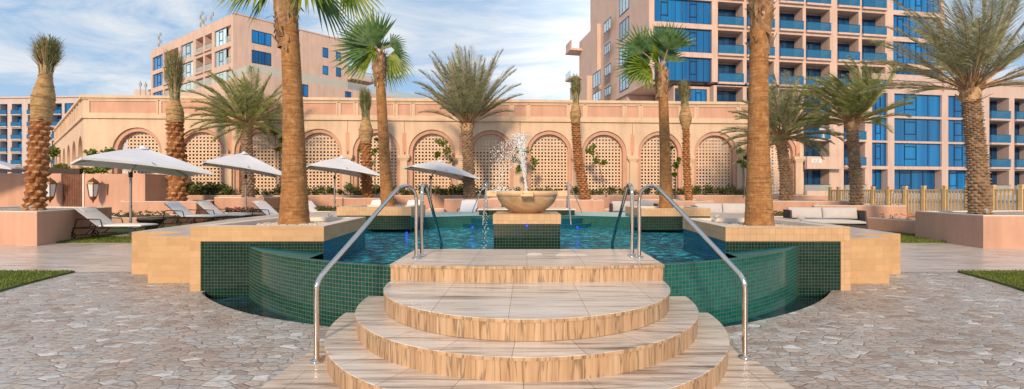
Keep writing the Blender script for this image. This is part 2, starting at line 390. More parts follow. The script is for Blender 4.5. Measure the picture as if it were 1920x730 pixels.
def gravel():
    g = G('pale_pebbles'); v = g.n('ShaderNodeTexVoronoi', feature='F1'); g.l(g.map(), v.inputs['Vector']); v.inputs['Scale'].default_value = 16
    s = g.n('ShaderNodeSeparateColor'); g.l(v.outputs['Color'], s.inputs[0])
    col = g.ramp(s.outputs[0], [(0, (.30, .22, .15)), (.4, (.58, .48, .38)), (1, (.80, .74, .68))]); col = g.mix(.8, col, g.ramp(v.outputs['Distance'], [(.25, 1.0), (.6, .35)]), 'MULTIPLY')
    return g.fin(col, .7)
M['gravel'] = gravel()
M['pebble'] = plain('cream_pebble', (.62, .50, .38), .6, .35, 9)
M['soil'] = plain('planting_soil', (.14, .085, .055), .95, .4, 14, .4)
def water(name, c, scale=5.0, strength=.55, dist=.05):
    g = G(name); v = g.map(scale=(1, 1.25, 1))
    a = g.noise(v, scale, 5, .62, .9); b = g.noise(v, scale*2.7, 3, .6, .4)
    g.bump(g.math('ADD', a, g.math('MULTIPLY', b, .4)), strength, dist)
    col = g.ramp(a, [(.34, mul(c, .25)), (.46, mul(c, .8)), (.55, mul(c, 1.8)), (.64, mul(c, 5.0))])  # bright ripple highlights and dark troughs painted into the water colour
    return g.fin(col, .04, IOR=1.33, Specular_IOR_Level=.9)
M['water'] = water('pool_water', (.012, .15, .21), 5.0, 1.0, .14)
M['water_still'] = water('trough_water', (.003, .02, .028), 2.0, .12, .02)
M['water_bowl'] = water('bowl_water', (.10, .16, .18), 9.0, .4, .02)
g = G('splash_water'); M['splash'] = g.fin((.90, .94, .98), .15, Transmission_Weight=.35, IOR=1.33)
def stone_bowl():
    g = G('fountain_stone'); v = g.map(); a = g.noise(g.map(scale=(1, 1, 2.2), rot=(.5, .4, 0)), 2.4, 6, .6, 1.6)
    col = g.ramp(a, [(.28, (.30, .18, .09)), (.45, (.50, .34, .20)), (.6, (.60, .43, .27)), (.8, (.70, .55, .38))]); return g.fin(col, .28, Specular_IOR_Level=.6)
M['bowl'] = stone_bowl()
M['bowl_rim'] = plain('fountain_rim_stone', (.68, .47, .28), .4, .12, 6)
def glass_blue(name, lo, hi, bands=3.0):
    g = G(name); w = g.noise(g.map(scale=(bands, bands, .02)), 1.0, 3, .6, .2)
    f = g.noise(g.map(scale=(bands*7, bands*7, .01)), 1.0, 2, .5)
    k = g.math('ADD', g.math('MULTIPLY', w, .75), g.math('MULTIPLY', f, .25))
    col = g.ramp(k, [(.36, lo), (.62, hi)]); oi = g.n('ShaderNodeObjectInfo'); col = g.mix(.9, col, g.ramp(oi.outputs['Random'], [(0, .55), (.5, .95), (1, 1.35)]), 'MULTIPLY'); g.bump(g.noise(g.map(), .5, 2), .10, .3)
    return g.fin(col, .06, Specular_IOR_Level=.5)
M['glass'] = glass_blue('blue_tinted_glass', (.002, .085, .30), (.006, .20, .54), .6)
M['glass_sky'] = glass_blue('sky_lit_glass', (.34, .56, .72), (.60, .80, .92), .4)  # reflected bright sky painted into the pane colour
M['glass_dark'] = glass_blue('dark_door_glass', (.002, .018, .05), (.004, .06, .17), .5)
M['frame'] = plain('navy_window_frame', (.008, .025, .07), .35)
g = G('rail_glass'); tr = g.n('ShaderNodeBsdfTransparent'); tr.inputs[0].default_value = (.50, .80, .98, 1); ms = g.n('ShaderNodeMixShader'); ms.inputs[0].default_value = .36
g.fin((.05, .26, .50), .05); g.l(tr.outputs[0], ms.inputs[1]); g.l(g.p.outputs[0], ms.inputs[2]); g.l(ms.outputs[0], g.out.inputs[0]); M['railglass'] = g.m
g = G('pale_rail_glass'); tr = g.n('ShaderNodeBsdfTransparent'); tr.inputs[0].default_value = (.85, .95, .95, 1); ms = g.n('ShaderNodeMixShader'); ms.inputs[0].default_value = .35
g.fin((.62, .63, .60), .15); g.l(tr.outputs[0], ms.inputs[1]); g.l(g.p.outputs[0], ms.inputs[2]); g.l(ms.outputs[0], g.out.inputs[0]); M['railpale'] = g.m
def lattice():
    g = G('carved_lattice'); v = g.c.outputs['UV']
    sp = g.n('ShaderNodeSeparateXYZ'); g.l(v, sp.inputs[0]); u, w = sp.outputs[0], sp.outputs[1]
    k = 2*math.pi/.40
    cu = g.math('COSINE', g.math('MULTIPLY', u, k)); cw = g.math('COSINE', g.math('MULTIPLY', w, k))
    cu2 = g.math('COSINE', g.math('MULTIPLY', u, k*2)); cw2 = g.math('COSINE', g.math('MULTIPLY', w, k*2))
    a = g.math('ABSOLUTE', g.math('MULTIPLY', cu, cw)); b = g.math('MULTIPLY', cu2, cw2)
    s = g.math('ADD', a, g.math('MULTIPLY', b, .55)); hole = g.math('GREATER_THAN', s, .46)
    col = g.ramp(g.noise(g.map(), 3, 3), [(.3, (.72, .52, .37)), (.7, (.82, .62, .46))]); m = g.fin(col, .7)
    tr = g.n('ShaderNodeBsdfTransparent'); ms = g.n('ShaderNodeMixShader'); g.l(hole, ms.inputs[0]); g.l(g.p.outputs[0], ms.inputs[1]); g.l(tr.outputs[0], ms.inputs[2]); g.l(ms.outputs[0], g.out.inputs[0])
    return m
M['lattice'] = lattice()
g = G('blue_pool_light'); g.fin((.0, .02, .3), .3, Emission_Color=(.02, .05, 1.0, 1), Emission_Strength=1.6); M['bluelight'] = g.m

# ================================================================== GROUND
PC = (0.0, 9.81)                       # pool centre
def trough_r(phi):                     # phi from -Y axis, positive to the right
    d = math.degrees(phi)
    if abs(d) > 90: return 5.2
    if d < 0: d = -d; return 5.46 + (.36 * max(0, (d - 25) / 30)) if d < 55 else 5.2 + max(0, .62*(60-d)/5)
    return 5.46 + .1 * max(0, (d - 30) / 25) if d < 58 else 5.2 + max(0, .36*(62-d)/4)
gb = MB(); rows = []
NA = 240
for k in range(7):
    row = []
    for i in range(NA):
        a = 2*math.pi*i/NA; a = a if a <= math.pi else a - 2*math.pi
        r = [trough_r(a), 6.5, 8.5, 14, 40, 250, 1500][k]
        row.append((PC[0] + r*math.sin(a), PC[1] - r*math.cos(a), 0))
    rows.append(row)
gb.grid(rows, 0, closed=True, smooth=False)
low = [(PC[0]+(x[0]-PC[0])*1.0, PC[1]+(x[1]-PC[1])*1.0, -.6) for x in rows[0]]
gb.grid([low, rows[0]], 0, closed=True, smooth=False)
o = gb.build('ground', M['paving']); o['kind'] = 'structure'
def sheet(name, poly, z, mat, kind='structure'):
    b = MB(); b.face([(p[0], p[1], z) for p in poly]); o = b.build(name, mat); o['kind'] = kind; return o
sheet('landing_paving', [(-1.98, -3), (1.98, -3), (1.98, 4.72), (-1.98, 4.72)], .006, M['landing'])
sheet('terrace_paving', [(-34, 8.02), (-5.9, 8.02), (-5.9, 12.6), (-34, 12.6)], .004, M['terrace'])
sheet('terrace_paving', [(5.6, 8.02), (30, 8.02), (30, 12.6), (5.6, 12.6)], .004, M['terrace'])
LL = [(-26, 8.02), (-26, 0)] + [(-8.38*math.sin(R(a)), 9.81 - 8.38*math.cos(R(a))) for a in range(4, 77, 4)] + [(-8.19, 8.02)]
LL = [(-26, 8.02), (-26, -2), (-8.38*math.sin(R(20)), 1.0)] + [(-8.38*math.sin(R(a)), 9.81 - 8.38*math.cos(R(a))) for a in range(40, 77, 4)] + [(-8.19, 8.02)]
LR = [(8.0*math.sin(R(a)), 9.81 - 8.0*math.cos(R(a))) for a in range(40, 76, 4)] + [(7.8, 8.02), (26, 8.02), (26, -2), (8.0*math.sin(R(20)), 1.0)][0:3] 
LR = [(8.0*math.sin(R(a)), 9.81 - 8.0*math.cos(R(a))) for a in range(40, 76, 4)] + [(7.8, 8.02), (26, 8.02), (26, 0)]
BL = [(-17, 12.62), (-6.6, 12.62), (-5.8, 16.0), (-6, 24.4), (-22, 24.4), (-17, 17)]
BR = [(6.9, 12.62), (12.4, 12.62), (13.4, 15.4), (16, 19.5), (16, 24.4), (5.8, 24.4), (5.8, 16)]
def slab(name, poly, z0, z1, mat):
    b = MB(); b.prism(poly, z0, z1); o = b.build(name, mat); o['kind'] = 'structure'; return o
slab('lawn', LL[::-1] if False else LL, -.05, .03, M['grass_base']); slab('lawn', LR, -.05, .03, M['grass_base'])
slab('lawn', BL, -.05, .03, M['grass_base']); slab('lawn', BR, -.05, .03, M['grass_base'])
def inside(x, y, poly):
    c = False; n = len(poly)
    for i in range(n):
        a, b = poly[i], poly[i-1]
        if (a[1] > y) != (b[1] > y) and x < (b[0]-a[0])*(y-a[1])/(b[1]-a[1]) + a[0]: c = not c
    return c
def blades(mb, poly, x0, x1, y0, y1, n, h, w=.006):
    k = 0
    while k < n:
        x, y = random.uniform(x0, x1), random.uniform(y0, y1); k += 1
        if not inside(x, y, poly): continue
        a = random.uniform(0, 6.28); hh = h*random.uniform(.5, 1.2); dx, dy = math.cos(a)*w, math.sin(a)*w; lx, ly = random.uniform(-.4, .4)*hh, random.uniform(-.4, .4)*hh
        mb.face([(x-dx, y-dy, .028), (x+dx, y+dy, .028), (x+lx, y+ly, .03+hh)])
gb = MB(); blades(gb, LL, -10.5, -6.5, 5.2, 8.02, 26000, .035)
tag(gb.build('grass', M['grass']), 'short green grass of the lawn at the left edge', 'grass', kind='stuff')
gb = MB(); blades(gb, LR, 6.2, 10.2, 5.2, 8.02, 26000, .035)
tag(gb.build('grass', M['grass']), 'short green grass of the lawn at the right edge', 'grass', kind='stuff')
gb = MB(); blades(gb, BL, -14, -7, 12.62, 16, 26000, .05, .01)
tag(gb.build('grass', M['grass']), 'green grass under the sun lounger by the left planter', 'grass', kind='stuff')
gb = MB(); blades(gb, BR, 7.5, 13, 12.62, 15.8, 22000, .05, .01)
tag(gb.build('grass', M['grass']), 'green grass strip beside the right pink planter', 'grass', kind='stuff')

# ================================================================== POOL
WZ = .30
pool = thing('swimming_pool', 'round pool with curved green mosaic walls', 'pool', (0, 9.81, 0))
def arc_pts(r, a0, a1, n): return [(PC[0] + r*math.sin(R(a0+(a1-a0)*i/n)), PC[1] - r*math.cos(R(a0+(a1-a0)*i/n))) for i in range(n+1)]
def curved_wall(name, r0, r1, a0, a1, z0, z1, mats, parent, n=48, label=None):
    b = MB(); po = arc_pts(r1, a0, a1, n); pi_ = arc_pts(r0, a0, a1, n); s = [R(a1-a0)*i/n for i in range(n+1)]
    b.grid([[(p[0], p[1], z0) for p in po], [(p[0], p[1], z1) for p in po]], 0, [[(t*r1, z0) for t in s], [(t*r1, z1) for t in s]])
    b.grid([[(p[0], p[1], z0) for p in pi_], [(p[0], p[1], z1) for p in pi_]], 0, [[(t*r0, z0) for t in s], [(t*r0, z1) for t in s]], flip=True)
    b.grid([[(p[0], p[1], z1) for p in po], [(p[0], p[1], z1) for p in pi_]], 1, [[(t*r1, 0) for t in s], [(t*r1, r1-r0) for t in s]])
    for e, c in ((0, 1), (n, -1)):
        q = [(po[e][0], po[e][1], z0), (pi_[e][0], pi_[e][1], z0), (pi_[e][0], pi_[e][1], z1), (po[e][0], po[e][1], z1)]
        b.face(q if c < 0 else q[::-1], 0)
    o = b.build(name, mats, parent)
    if label: o['label'] = label
    return o
# spill walls either side of the entrance steps
aL0 = -math.degrees(math.atan2(4.08, 9.81-6.50)); aL1 = -math.degrees(math.atan2(1.44, 9.81-4.77))
curved_wall('spill_wall', 5.205, 5.26, aL0, aL1, -.45, .663, [M['mosaic_c'], M['wet_teal']], pool)
aR0 = math.degrees(math.atan2(1.44, 9.81-4.77)); aR1 = math.degrees(math.atan2(3.95, 9.81-6.56))
curved_wall('spill_wall', 5.115, 5.17, aR0, aR1, -.45, .663, [M['mosaic_l'], M['wet_teal']], pool)
# wet weir between the spill wall and each planter
for sx, XC, XE, rr in ((-1, -2.995, -4.05, 5.20), (1, 2.95, 3.93, 5.11)):
    b = MB(); n = 14; a_ = []; c_ = []
    for i in range(n+1):
        t = i/n; X = XE + (XC + sx*-.35 - XE)*t
        Yc = 9.81 - math.sqrt(rr*rr - X*X)
        XL = XE + (XC - XE)*min(1, t*1.25)
        a_.append((X, Yc, .655)); c_.append((XL, 6.515 if sx < 0 else 6.56, .655 - .10*min(1, t*1.25)))
    b.grid([a_, c_], 0, [[(p[0], p[1]) for p in a_], [(p[0], p[1]) for p in c_]], flip=sx > 0)
    b.build('wet_weir', M['wet_teal'], pool)
# far rim: vertical face towards the camera and a wide wet ledge
curved_wall('far_rim', 5.26, 8.3, 142, 218, -.1, .663, [M['mosaic_l'], M['mosaic_p']], pool, 60)
curved_wall('basin_wall', 5.26, 5.40, 60, 142, -.1, .60, [M['mosaic_b'], M['mosaic_b']], pool)
curved_wall('basin_wall', 5.26, 5.40, 218, 300, -.1, .60, [M['mosaic_b'], M['mosaic_b']], pool)
b = MB(); ring = [(PC[0]+5.3*math.sin(2*math.pi*i/96), PC[1]-5.3*math.cos(2*math.pi*i/96), -.75) for i in range(96)]
b.face([(p[0]*1.15, 9.81+(p[1]-9.81)*1.15, -.62) for p in ring]); b.build('basin_floor', M['mosaic'], pool)
# water surfaces
def disc(name, r, z, mat, rin=0):
    b = MB(); n = 96; rws = []
    for rr in ([rin, r] if rin else [.01, r*.5, r]): rws.append([(PC[0]+rr*math.sin(2*math.pi*i/n), PC[1]-rr*math.cos(2*math.pi*i/n), z) for i in range(n)])
    b.grid(rws, 0, closed=True, smooth=False); o = b.build(name, mat); o['kind'] = 'structure'; return o
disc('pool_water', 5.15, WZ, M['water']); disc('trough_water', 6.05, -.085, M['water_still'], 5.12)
# small blue underwater lamps
for i, (x, y, z) in enumerate(((px(886, 13.6), 13.6, .36), (px(1083, 13.6), 13.6, .36), (px(762, 12.45), 12.45, .31), (0.0, 6.835, .93))):
    lab = ['blue underwater lamp left of the far pool steps', 'blue underwater lamp right of the far pool steps', 'blue lamp at the waterline under the left rear planter', 'faint blue lamp on the front of the fountain pedestal'][i]
    b = MB(); r = (.035, .035, .025, .02)[i]
    b.lathe([(0, -.03), (r, -.03), (r*.9, .0), (0, .01)], (0, 0, 0), 16)
    for k, p in enumerate(b.v): b.v[k] = (p[0]+x, y - p[2], p[1]+z)
    tag(b.build('underwater_lamp', M['bluelight']), lab, 'lamp')

# ================================================================== ENTRANCE STEPS
YB = 4.70
steps = thing('entrance_steps', 'curved travertine steps rising from the paving to the near edge of the pool', 'steps', (0, 4.7, 0))
TI = [(1.445, 1.395, .512, .345), (1.69, 1.70, .342, .172), (1.925, 2.05, .172, .0)]   # half width, depth, top, bottom
def tier(a, bd, zt, zb, idx):
    n = 72; pts = []; run = [0]
    back = YB + (.07, .04, .02)[idx]
    for i in range(n+1):
        th = math.pi*i/n; pts.append((-a*math.cos(th), YB - bd*math.sin(th)))
    pts = [(-a, back)] + pts + [(a, back)]
    for i in range(1, len(pts)): run.append(run[-1] + math.dist(pts[i-1], pts[i]))
    def off(d):                                    # outline moved outwards by d
        o = []
        for i, p in enumerate(pts):
            q0, q1 = pts[max(0, i-1)], pts[min(len(pts)-1, i+1)]
            tx, ty = q1[0]-q0[0], q1[1]-q0[1]; l = math.hypot(tx, ty) or 1; o.append((p[0]-(-ty)/l*-d*-1, p[1]+tx/l*-d))
        return o
    st = thing_part = None
    b = MB()
    b.grid([[(p[0], p[1], zb) for p in pts], [(p[0], p[1], zt-.028) for p in pts]], 0, [[(r, zb) for r in run], [(r, zt-.028) for r in run]], flip=False)
    for s_ in (-1, 1):
        pass
    riser = b
    t = MB(); e = []
    for i, p in enumerate(pts):
        q0, q1 = pts[max(0, i-1)], pts[min(len(pts)-1, i+1)]
        tx, ty = q1[0]-q0[0], q1[1]-q0[1]; l = math.hypot(tx, ty) or 1
        e.append((p[0] + ty/l*.009, p[1] - tx/l*.009))
    t.grid([[(p[0], p[1], zt-.028) for p in pts], [(p[0], p[1], zt-.0275) for p in e], [(p[0], p[1], zt-.003) for p in e]], 0, [[(r, 0) for r in run]]*2 + [[(r, .03) for r in run]], smooth=False)
    inner = [(p[0]*.55, YB - (YB-p[1])*.55 if p[1] < YB else p[1]) for p in pts]
    top = [(p[0]-(p[0]-q[0])*.004, p[1]-(p[1]-q[1])*.004) for p, q in zip(e, inner)]
    mi = 1
    if idx == 0:
        t.grid([[(p[0], p[1], zt-.003) for p in e], [(p[0], p[1], zt) for p in top], [(p[0], p[1], zt) for p in inner]], 1, [[(p[0]+.14, p[1]) for p in e], [(p[0]+.14, p[1]) for p in top], [(p[0]+.14, p[1]) for p in inner]], smooth=False)
        t.face([(p[0], p[1], zt) for p in inner], 1, [(p[0]+.14, p[1]) for p in inner])
    else:
        t.grid([[(p[0], p[1], zt-.003) for p in e], [(p[0], p[1], zt) for p in top], [(p[0], p[1], zt) for p in inner]], 1, [[(r, .1) for r in run], [(r, .11) for r in run], [(r, 1.0) for r in run]], smooth=False)
    R_ = riser.build('step_riser', M['riser'], steps)
    t.build('step_tread', [M['riser'], M['tread'] if idx == 0 else M['tread_ring']], steps)
for i, q in enumerate(TI): tier(*q, i)
# top platform, its front edge gently bowed
PW, YK, PZ = 1.462, 6.02, .68
fr = [(-PW + 2*PW*i/24, 4.635 + .115*((i-12)/12)**2) for i in range(25)]
run = [p[0]+PW for p in fr]
b = MB()
b.grid([[(p[0], p[1], .50) for p in fr], [(p[0], p[1], PZ-.03) for p in fr]], 0, [[(r+.13, .5) for r in run], [(r+.13, .65) for r in run]])
for s_ in (-1, 1):
    q = [(s_*PW, fr[0][1], -.4), (s_*(PW+.04), YK, -.4), (s_*(PW+.04), YK, PZ-.03), (s_*PW, fr[0][1], PZ-.03)]
    b.face(q if s_ > 0 else q[::-1], 0)
b.face([(PW+.04, YK, -.4), (-PW-.04, YK, -.4), (-PW-.04, YK, PZ-.03), (PW+.04, YK, PZ-.03)], 0)
b.build('step_riser', M['riser'], steps)
b = MB(); e = [(p[0]*1.006, p[1]-.009) for p in fr]; outl = e + [(PW+.05, YK+.01), (-PW-.05, YK+.01)]
b.prism(outl, PZ-.03, PZ, 0, 1, uvrun=True); b.v = list(b.v)
b.build('platform_top', [M['riser'], M['tread']], steps, bevel=.003)
# two flush metal plates
for (xa, xb, ya, yb, lab) in ((.0, .19, 5.52, 5.72, 'small square metal cover plate on the top step'), (.36, .74, 5.44, 5.54, 'long narrow metal cover plate on the top step')):
    b = MB(); b.box(xa, xb, ya, yb, PZ+.001, PZ+.009); 
    for q in range(2): b.box(xa+.02, xb-.02, ya+.03+q*.05, ya+.035+q*.05, PZ+.009, PZ+.0105)
    tag(b.build('cover_plate', M['plate'], bevel=.002), lab, 'cover plate')

# ================================================================== HANDRAILS
def rail(name, label, path, bases, r=.0215, grp='stainless handrails at the pool'):
    t = thing(name, label, 'handrail', bases[0], grp)
    b = MB(); b.tube(smooth_path(path, 6), r, 16); b.build('rail_tube', M['steel'], t)
    for p in bases:
        b = MB(); b.lathe([(r, .0), (r*2.5, .0), (r*2.5, .009), (r*2.2, .016), (r*1.1, .018), (r*1.1, .03), (r, .03)], p, 28); b.build('base_flange', M['steel'], t)
for s_, lab, (x0, y0), (x1, y1) in ((-1, 'tall outer handrail running down the left side of the curved steps', (-1.80, 3.787), (-1.297, 5.196)), (1, 'tall outer handrail running down the right side of the curved steps', (1.905, 3.87), (1.328, 5.24))):
    seq = [(0, 0), (0, .35), (0, .60), (.006, .665), (.03, .722), (.075, .775), (.30, 1.012), (.52, 1.245), (.735, 1.468), (.80, 1.512), (.859, 1.526), (.915, 1.515), (.96, 1.478), (.988, 1.42), (1, 1.34), (1, 1.1), (1, .68)]
    rail('handrail', lab, [(x0+(x1-x0)*t, y0+(y1-y0)*t, z) for t, z in seq], [(x0, y0, .007), (x1, y1, PZ+.001)])
for s_, lab in ((-1, 'left inner handrail dropping from the top step into the water'), (1, 'right inner handrail dropping from the top step into the water')):
    X = s_*1.275
    seq = [(5.37, .68), (5.37, 1.1), (5.37, 1.40), (5.39, 1.49), (5.44, 1.54), (5.52, 1.552), (5.60, 1.54), (5.66, 1.49), (5.75, 1.415), (6.1, 1.12), (6.45, .83), (6.55, .745), (6.59, .68), (6.60, .58), (6.60, .2)]
    rail('handrail', lab, [(X, y, z) for y, z in seq], [(X, 5.37, PZ+.001)])

# ================================================================== FAR POOL STEPS
fs = thing('far_pool_steps', 'small green mosaic steps with pale cap on the far side of the pool', 'steps', (0, 15.6, 0))
b = MB(); b.box(-1.62, 1.62, 15.0, 16.5, -.1, .84); b.build('step_block', M['mosaic'], fs)
b = MB(); b.box(-1.66, 1.66, 14.97, 16.52, .841, .885); b.build('cap_slab', M['coping'], fs, bevel=.005)
for rr, zt in ((2.2, .42), (1.9, .60)):
    b = MB(); n = 40; p = [(-rr*math.cos(math.pi*i/n), 15.0 - .62*rr*math.sin(math.pi*i/n)) for i in range(n+1)]
    b.prism(p, .0, zt, 0, 1, uvrun=True); b.build('submerged_step', [M['mosaic_b'], M['mosaic_l']], fs)
for s_, w in ((-1, 'left'), (1, 'right')):
    rail('handrail', 'thin handrail from the far steps into the pool, %s of the fountain bowl' % w, [(s_*1.40, y, z) for y, z in ((15.55, .886), (15.55, 1.5), (15.5, 1.70), (15.4, 1.76), (15.25, 1.70), (14.7, 1.1), (14.1, .45), (14.05, .2))], [(s_*1.40, 15.55, .887)], .024)
    rail('handrail', 'thin handrail sloping behind the far steps, %s of the fountain bowl' % w, [(s_*x, y, z) for x, y, z in ((1.44, 15.75, .886), (1.44, 15.75, 1.5), (1.47, 15.8, 1.68), (1.55, 15.9, 1.70), (1.9, 16.5, 1.05), (2.05, 16.75, .75), (2.07, 16.8, .66))], [(s_*1.44, 15.75, .887)], .02)

# ================================================================== TILED PLANTERS AND DECKS IN THE POOL
def tiled_planter(label, front, xl, xr, yf, yb, xbr, xbl, z0, zc, zt, sqtile, inner_x, pillar=None, under=0):
    """front face at yf from xl to xr; back at yb from xbl to xbr."""
    t = thing('tiled_planter', label, 'planter', ((xl+xr)/2, (yf+yb)/2, 0), 'mosaic planters standing in the pool')
    P = [(xl, yf), (xr, yf), (xbr, yb), (xbl, yb)]
    b = MB()
    for i in range(4):
        a, c = P[i], P[(i+1) % 4]; side = (i == 1 and inner_x > 0) or (i == 3 and inner_x < 0)
        l = math.dist(a, c)
        b.face([(a[0], a[1], z0), (c[0], c[1], z0), (c[0], c[1], zc), (a[0], a[1], zc)], 1 if side else 0, [(0, z0), (l, z0), (l, zc), (0, zc)])
    if under: b.face([(p[0], p[1], z0) for p in P][::-1], 0)
    b.build('tiled_wall', [M['mosaic'], M['mosaic_b']], t)
    b = MB(); d = .012; cw = .20
    O = [(xl-d, yf-d), (xr+d, yf-d), (xbr+d, yb+d), (xbl-d, yb+d)]
    I = [(xl+cw, yf+cw), (xr-cw, yf+cw), (xbr-cw, yb-cw), (xbl+cw, yb-cw)]
    for i in range(4):
        a, c = O[i], O[(i+1) % 4]; l = math.dist(a, c); e, f = I[i], I[(i+1) % 4]
        sd_ = (i == 1 and inner_x > 0) or (i == 3 and inner_x < 0)
        b.face([(a[0], a[1], zc), (c[0], c[1], zc), (c[0], c[1], zt), (a[0], a[1], zt)], 1, [(0, zc), (l, zc), (l, zt), (0, zt)])
        b.face([(a[0], a[1], zt), (c[0], c[1], zt), (f[0], f[1], zt), (e[0], e[1], zt)], 0)
        b.face([(f[0], f[1], zt-.15), (e[0], e[1], zt-.15), (e[0], e[1], zt), (f[0], f[1], zt)], 0)
        a2, c2 = P[i], P[(i+1) % 4]; b.face([(c[0], c[1], zc), (a[0], a[1], zc), (a2[0], a2[1], zc), (c2[0], c2[1], zc)], 1)
    b.build('coping', [M['coping'], sqtile], t)
    b = MB(); m = 14; rws = []
    for i in range(m+1):
        row = []
        for j in range(m+1):
            u, v = i/m, j/m
            p = Vector(I[0]).lerp(Vector(I[1]), u).lerp(Vector(I[3]).lerp(Vector(I[2]), u), v)
            row.append((p.x, p.y, zt - .07 + .035*noise.noise(Vector((p.x*2, p.y*2, 3)))))
        rws.append(row)
    b.grid(rws, 0, flip=True); b.build('pebble_bed', M['gravel'], t)
    return t
t = tiled_planter('large mosaic planter with travertine coping at the left of the steps', 1, -4.93, -2.995, 6.515, 8.95, -3.27, -5.0, -.5, .732, .955, M['clad'], 1)
b = MB(); b.box(-4.945, -4.79, 6.495, 8.9, 0, .731); b.build('stone_pillar', M['clad'], t)
t = tiled_planter('large mosaic planter with square tiled coping at the right of the steps', 1, 2.95, 4.77, 6.56, 8.85, 4.85, 3.13, -.5, .727, .94, M['clad_sq'], -1)
b = MB(); b.box(4.64, 4.785, 6.54, 8.8, 0, .726); b.build('stone_pillar', M['clad_sq'], t)
tiled_planter('mosaic planter overhanging the water in the left rear of the pool', 1, -5.36, -3.28, 12.5, 14.6, -3.36, -5.4, .40, .79, 1.035, M['clad_sq'], 1, under=1)
tiled_planter('mosaic planter overhanging the water in the right rear of the pool', 1, 3.24, 5.17, 12.5, 14.6, 5.3, 3.25, .38, .77, .99, M['clad_sq'], -1, under=1)
def deck(label, out, inn, z):
    t = thing('stone_deck', label, 'deck', (out[0][0], out[0][1], 0), 'travertine decks beside the pool')
    poly = out + inn
    b = MB(); b.prism(poly, -.02, z-.03, 0); b.build('deck_wall', M['clad'], t)
    b = MB(); b.prism(poly, z-.03, z, 1, 0, bottom=True); b.build('deck_top', [M['deck_top'], M['clad']], t)
deck('stepped travertine deck along the left side of the pool',
     [(-4.946, 7.087), (-4.946, 9.3), (-5.45, 9.9), (-5.5, 11.5), (-5.1, 12.6), (-5.45, 13.2), (-5.45, 14.62), (-4.4, 15.6)], [(-5.3, 16.6), (-7.0, 16.2), (-8.0, 14.6), (-7.75, 11.5), (-7.0, 7.84), (-6.07, 7.84), (-6.07, 7.087)], .75)
deck('stepped travertine deck along the right side of the pool',
     [(4.4, 15.6), (5.45, 14.62), (5.45, 13.2), (5.2, 12.6), (5.5, 11.5), (5.45, 9.9), (4.786, 9.3), (4.786, 7.05)], [(5.77, 7.05), (5.77, 7.82), (6.60, 7.82), (7.2, 11.5), (7.5, 14.6), (6.6, 16.2), (5.3, 16.6)], .72)

# ================================================================== FOUNTAIN
ft = thing('fountain_pedestal', 'square mosaic pedestal with tan tiled cap standing in the pool', 'pedestal', (0, 7.375, 0))
b = MB(); b.box(-.515, .515, 6.86, 7.89, -.3, .962); b.build('tiled_body', M['mosaic'], ft)
b = MB(); b.box(-.526, .526, 6.849, 7.901, .963, 1.113); b.build('tiled_cap', M['clad_sq'], ft, bevel=.003)
fb = thing('fountain_bowl', 'round tan stone fountain bowl with four square spouts', 'fountain', (0, 7.375, 1.113), None)
b = MB(); b.lathe([(.0, .001), (.22, .001), (.235, .012), (.30, .040), (.385, .10), (.45, .17), (.485, .235), (.497, .28)], (0, 7.375, 1.113), 64)
b.build('bowl_body', M['bowl'], fb)
b = MB(); b.lathe([(.497, .281), (.512, .283), (.515, .355), (.508, .362), (.44, .362), (.43, .355), (.42, .30), (.0, .29)], (0, 7.375, 1.113), 64); b.build('bowl_rim', M['bowl_rim'], fb)
for k in range(4):
    a = math.pi/2*k; c, s_ = math.cos(a), math.sin(a)
    T = lambda p: (p[0]*c - p[1]*s_, 7.375 + p[0]*s_ + p[1]*c, p[2])
    b = MB(); b.box(.47, .665, -.095, .095, 1.393, 1.425, T=T); b.box(.47, .665, -.095, -.068, 1.4255, 1.478, T=T); b.box(.47, .665, .068, .095, 1.4255, 1.478, T=T)
    b.build('spout', M['bowl_rim'], fb, bevel=.004)
b = MB(); b.lathe([(.425, .335), (.001, .335)], (0, 7.375, 1.113), 48); b.build('bowl_water', M['water_bowl'], fb)
rnd = random.Random(3)
b = MB(); path = []; rad = []
for i in range(46):
    t = i/45; path.append((-.005 - .10*t - .05*t*t + .006*math.sin(i*1.9), 7.36 + .004*math.cos(i*1.3), 1.45 + .93*t)); rad.append(.021*(1-.35*t)*(1+.35*noise.noise(Vector((i*.6, 0, 0)))))
b.tube(path, rad, 10)
def drop(b, x, y, z, r, st=1.0, lean=0):
    rw = []
    for q in range(1, 4):
        ph = math.pi*q/4; rw.append([(x + r*math.sin(ph)*math.cos(2*math.pi*k/5) + lean*math.cos(ph)*r*st, y + r*math.sin(ph)*math.sin(2*math.pi*k/5), z + r*st*math.cos(ph)) for k in range(5)])
    T_, B_ = (x + lean*r*st, y, z + r*st), (x - lean*r*st, y, z - r*st)
    b.grid(rw, 0, closed=True)
    for k in range(5): b.face([rw[0][(k+1)%5], rw[0][k], T_], 0, None, True); b.face([rw[2][k], rw[2][(k+1)%5], B_], 0, None, True)
for i in range(1000):      # plume breaking up round the column
    t = rnd.random()**.55; x = -.01 - .11*t + rnd.gauss(0, .010 + .055*t*t); drop(b, x, 7.36 + rnd.gauss(0, .03), 1.47 + .95*t, rnd.uniform(.002, .0085), rnd.uniform(1, 2.8), rnd.uniform(-.3, .3))
for i in range(620):      # drops blown to the left and falling
    t = rnd.random(); s0 = rnd.random(); x = -.12 - .42*t**.8 + rnd.gauss(0, .05); z = 2.36 - .95*s0*(.35+.65*t) - .25*t*t; z = max(z, 1.47)
    drop(b, x, 7.37 + rnd.gauss(0, .08), z, rnd.uniform(.002, .0085), rnd.uniform(1, 2), rnd.uniform(-.5, .5))
for i in range(170): drop(b, -.40 + rnd.gauss(0, .13), 7.37 + rnd.gauss(0, .1), 1.46 + abs(rnd.gauss(0, .03)), rnd.uniform(.004, .012))
tag(b.build('water_jet', M['splash']), 'white water jet leaping from the stone bowl with drops blown left', 'water jet')
b = MB()
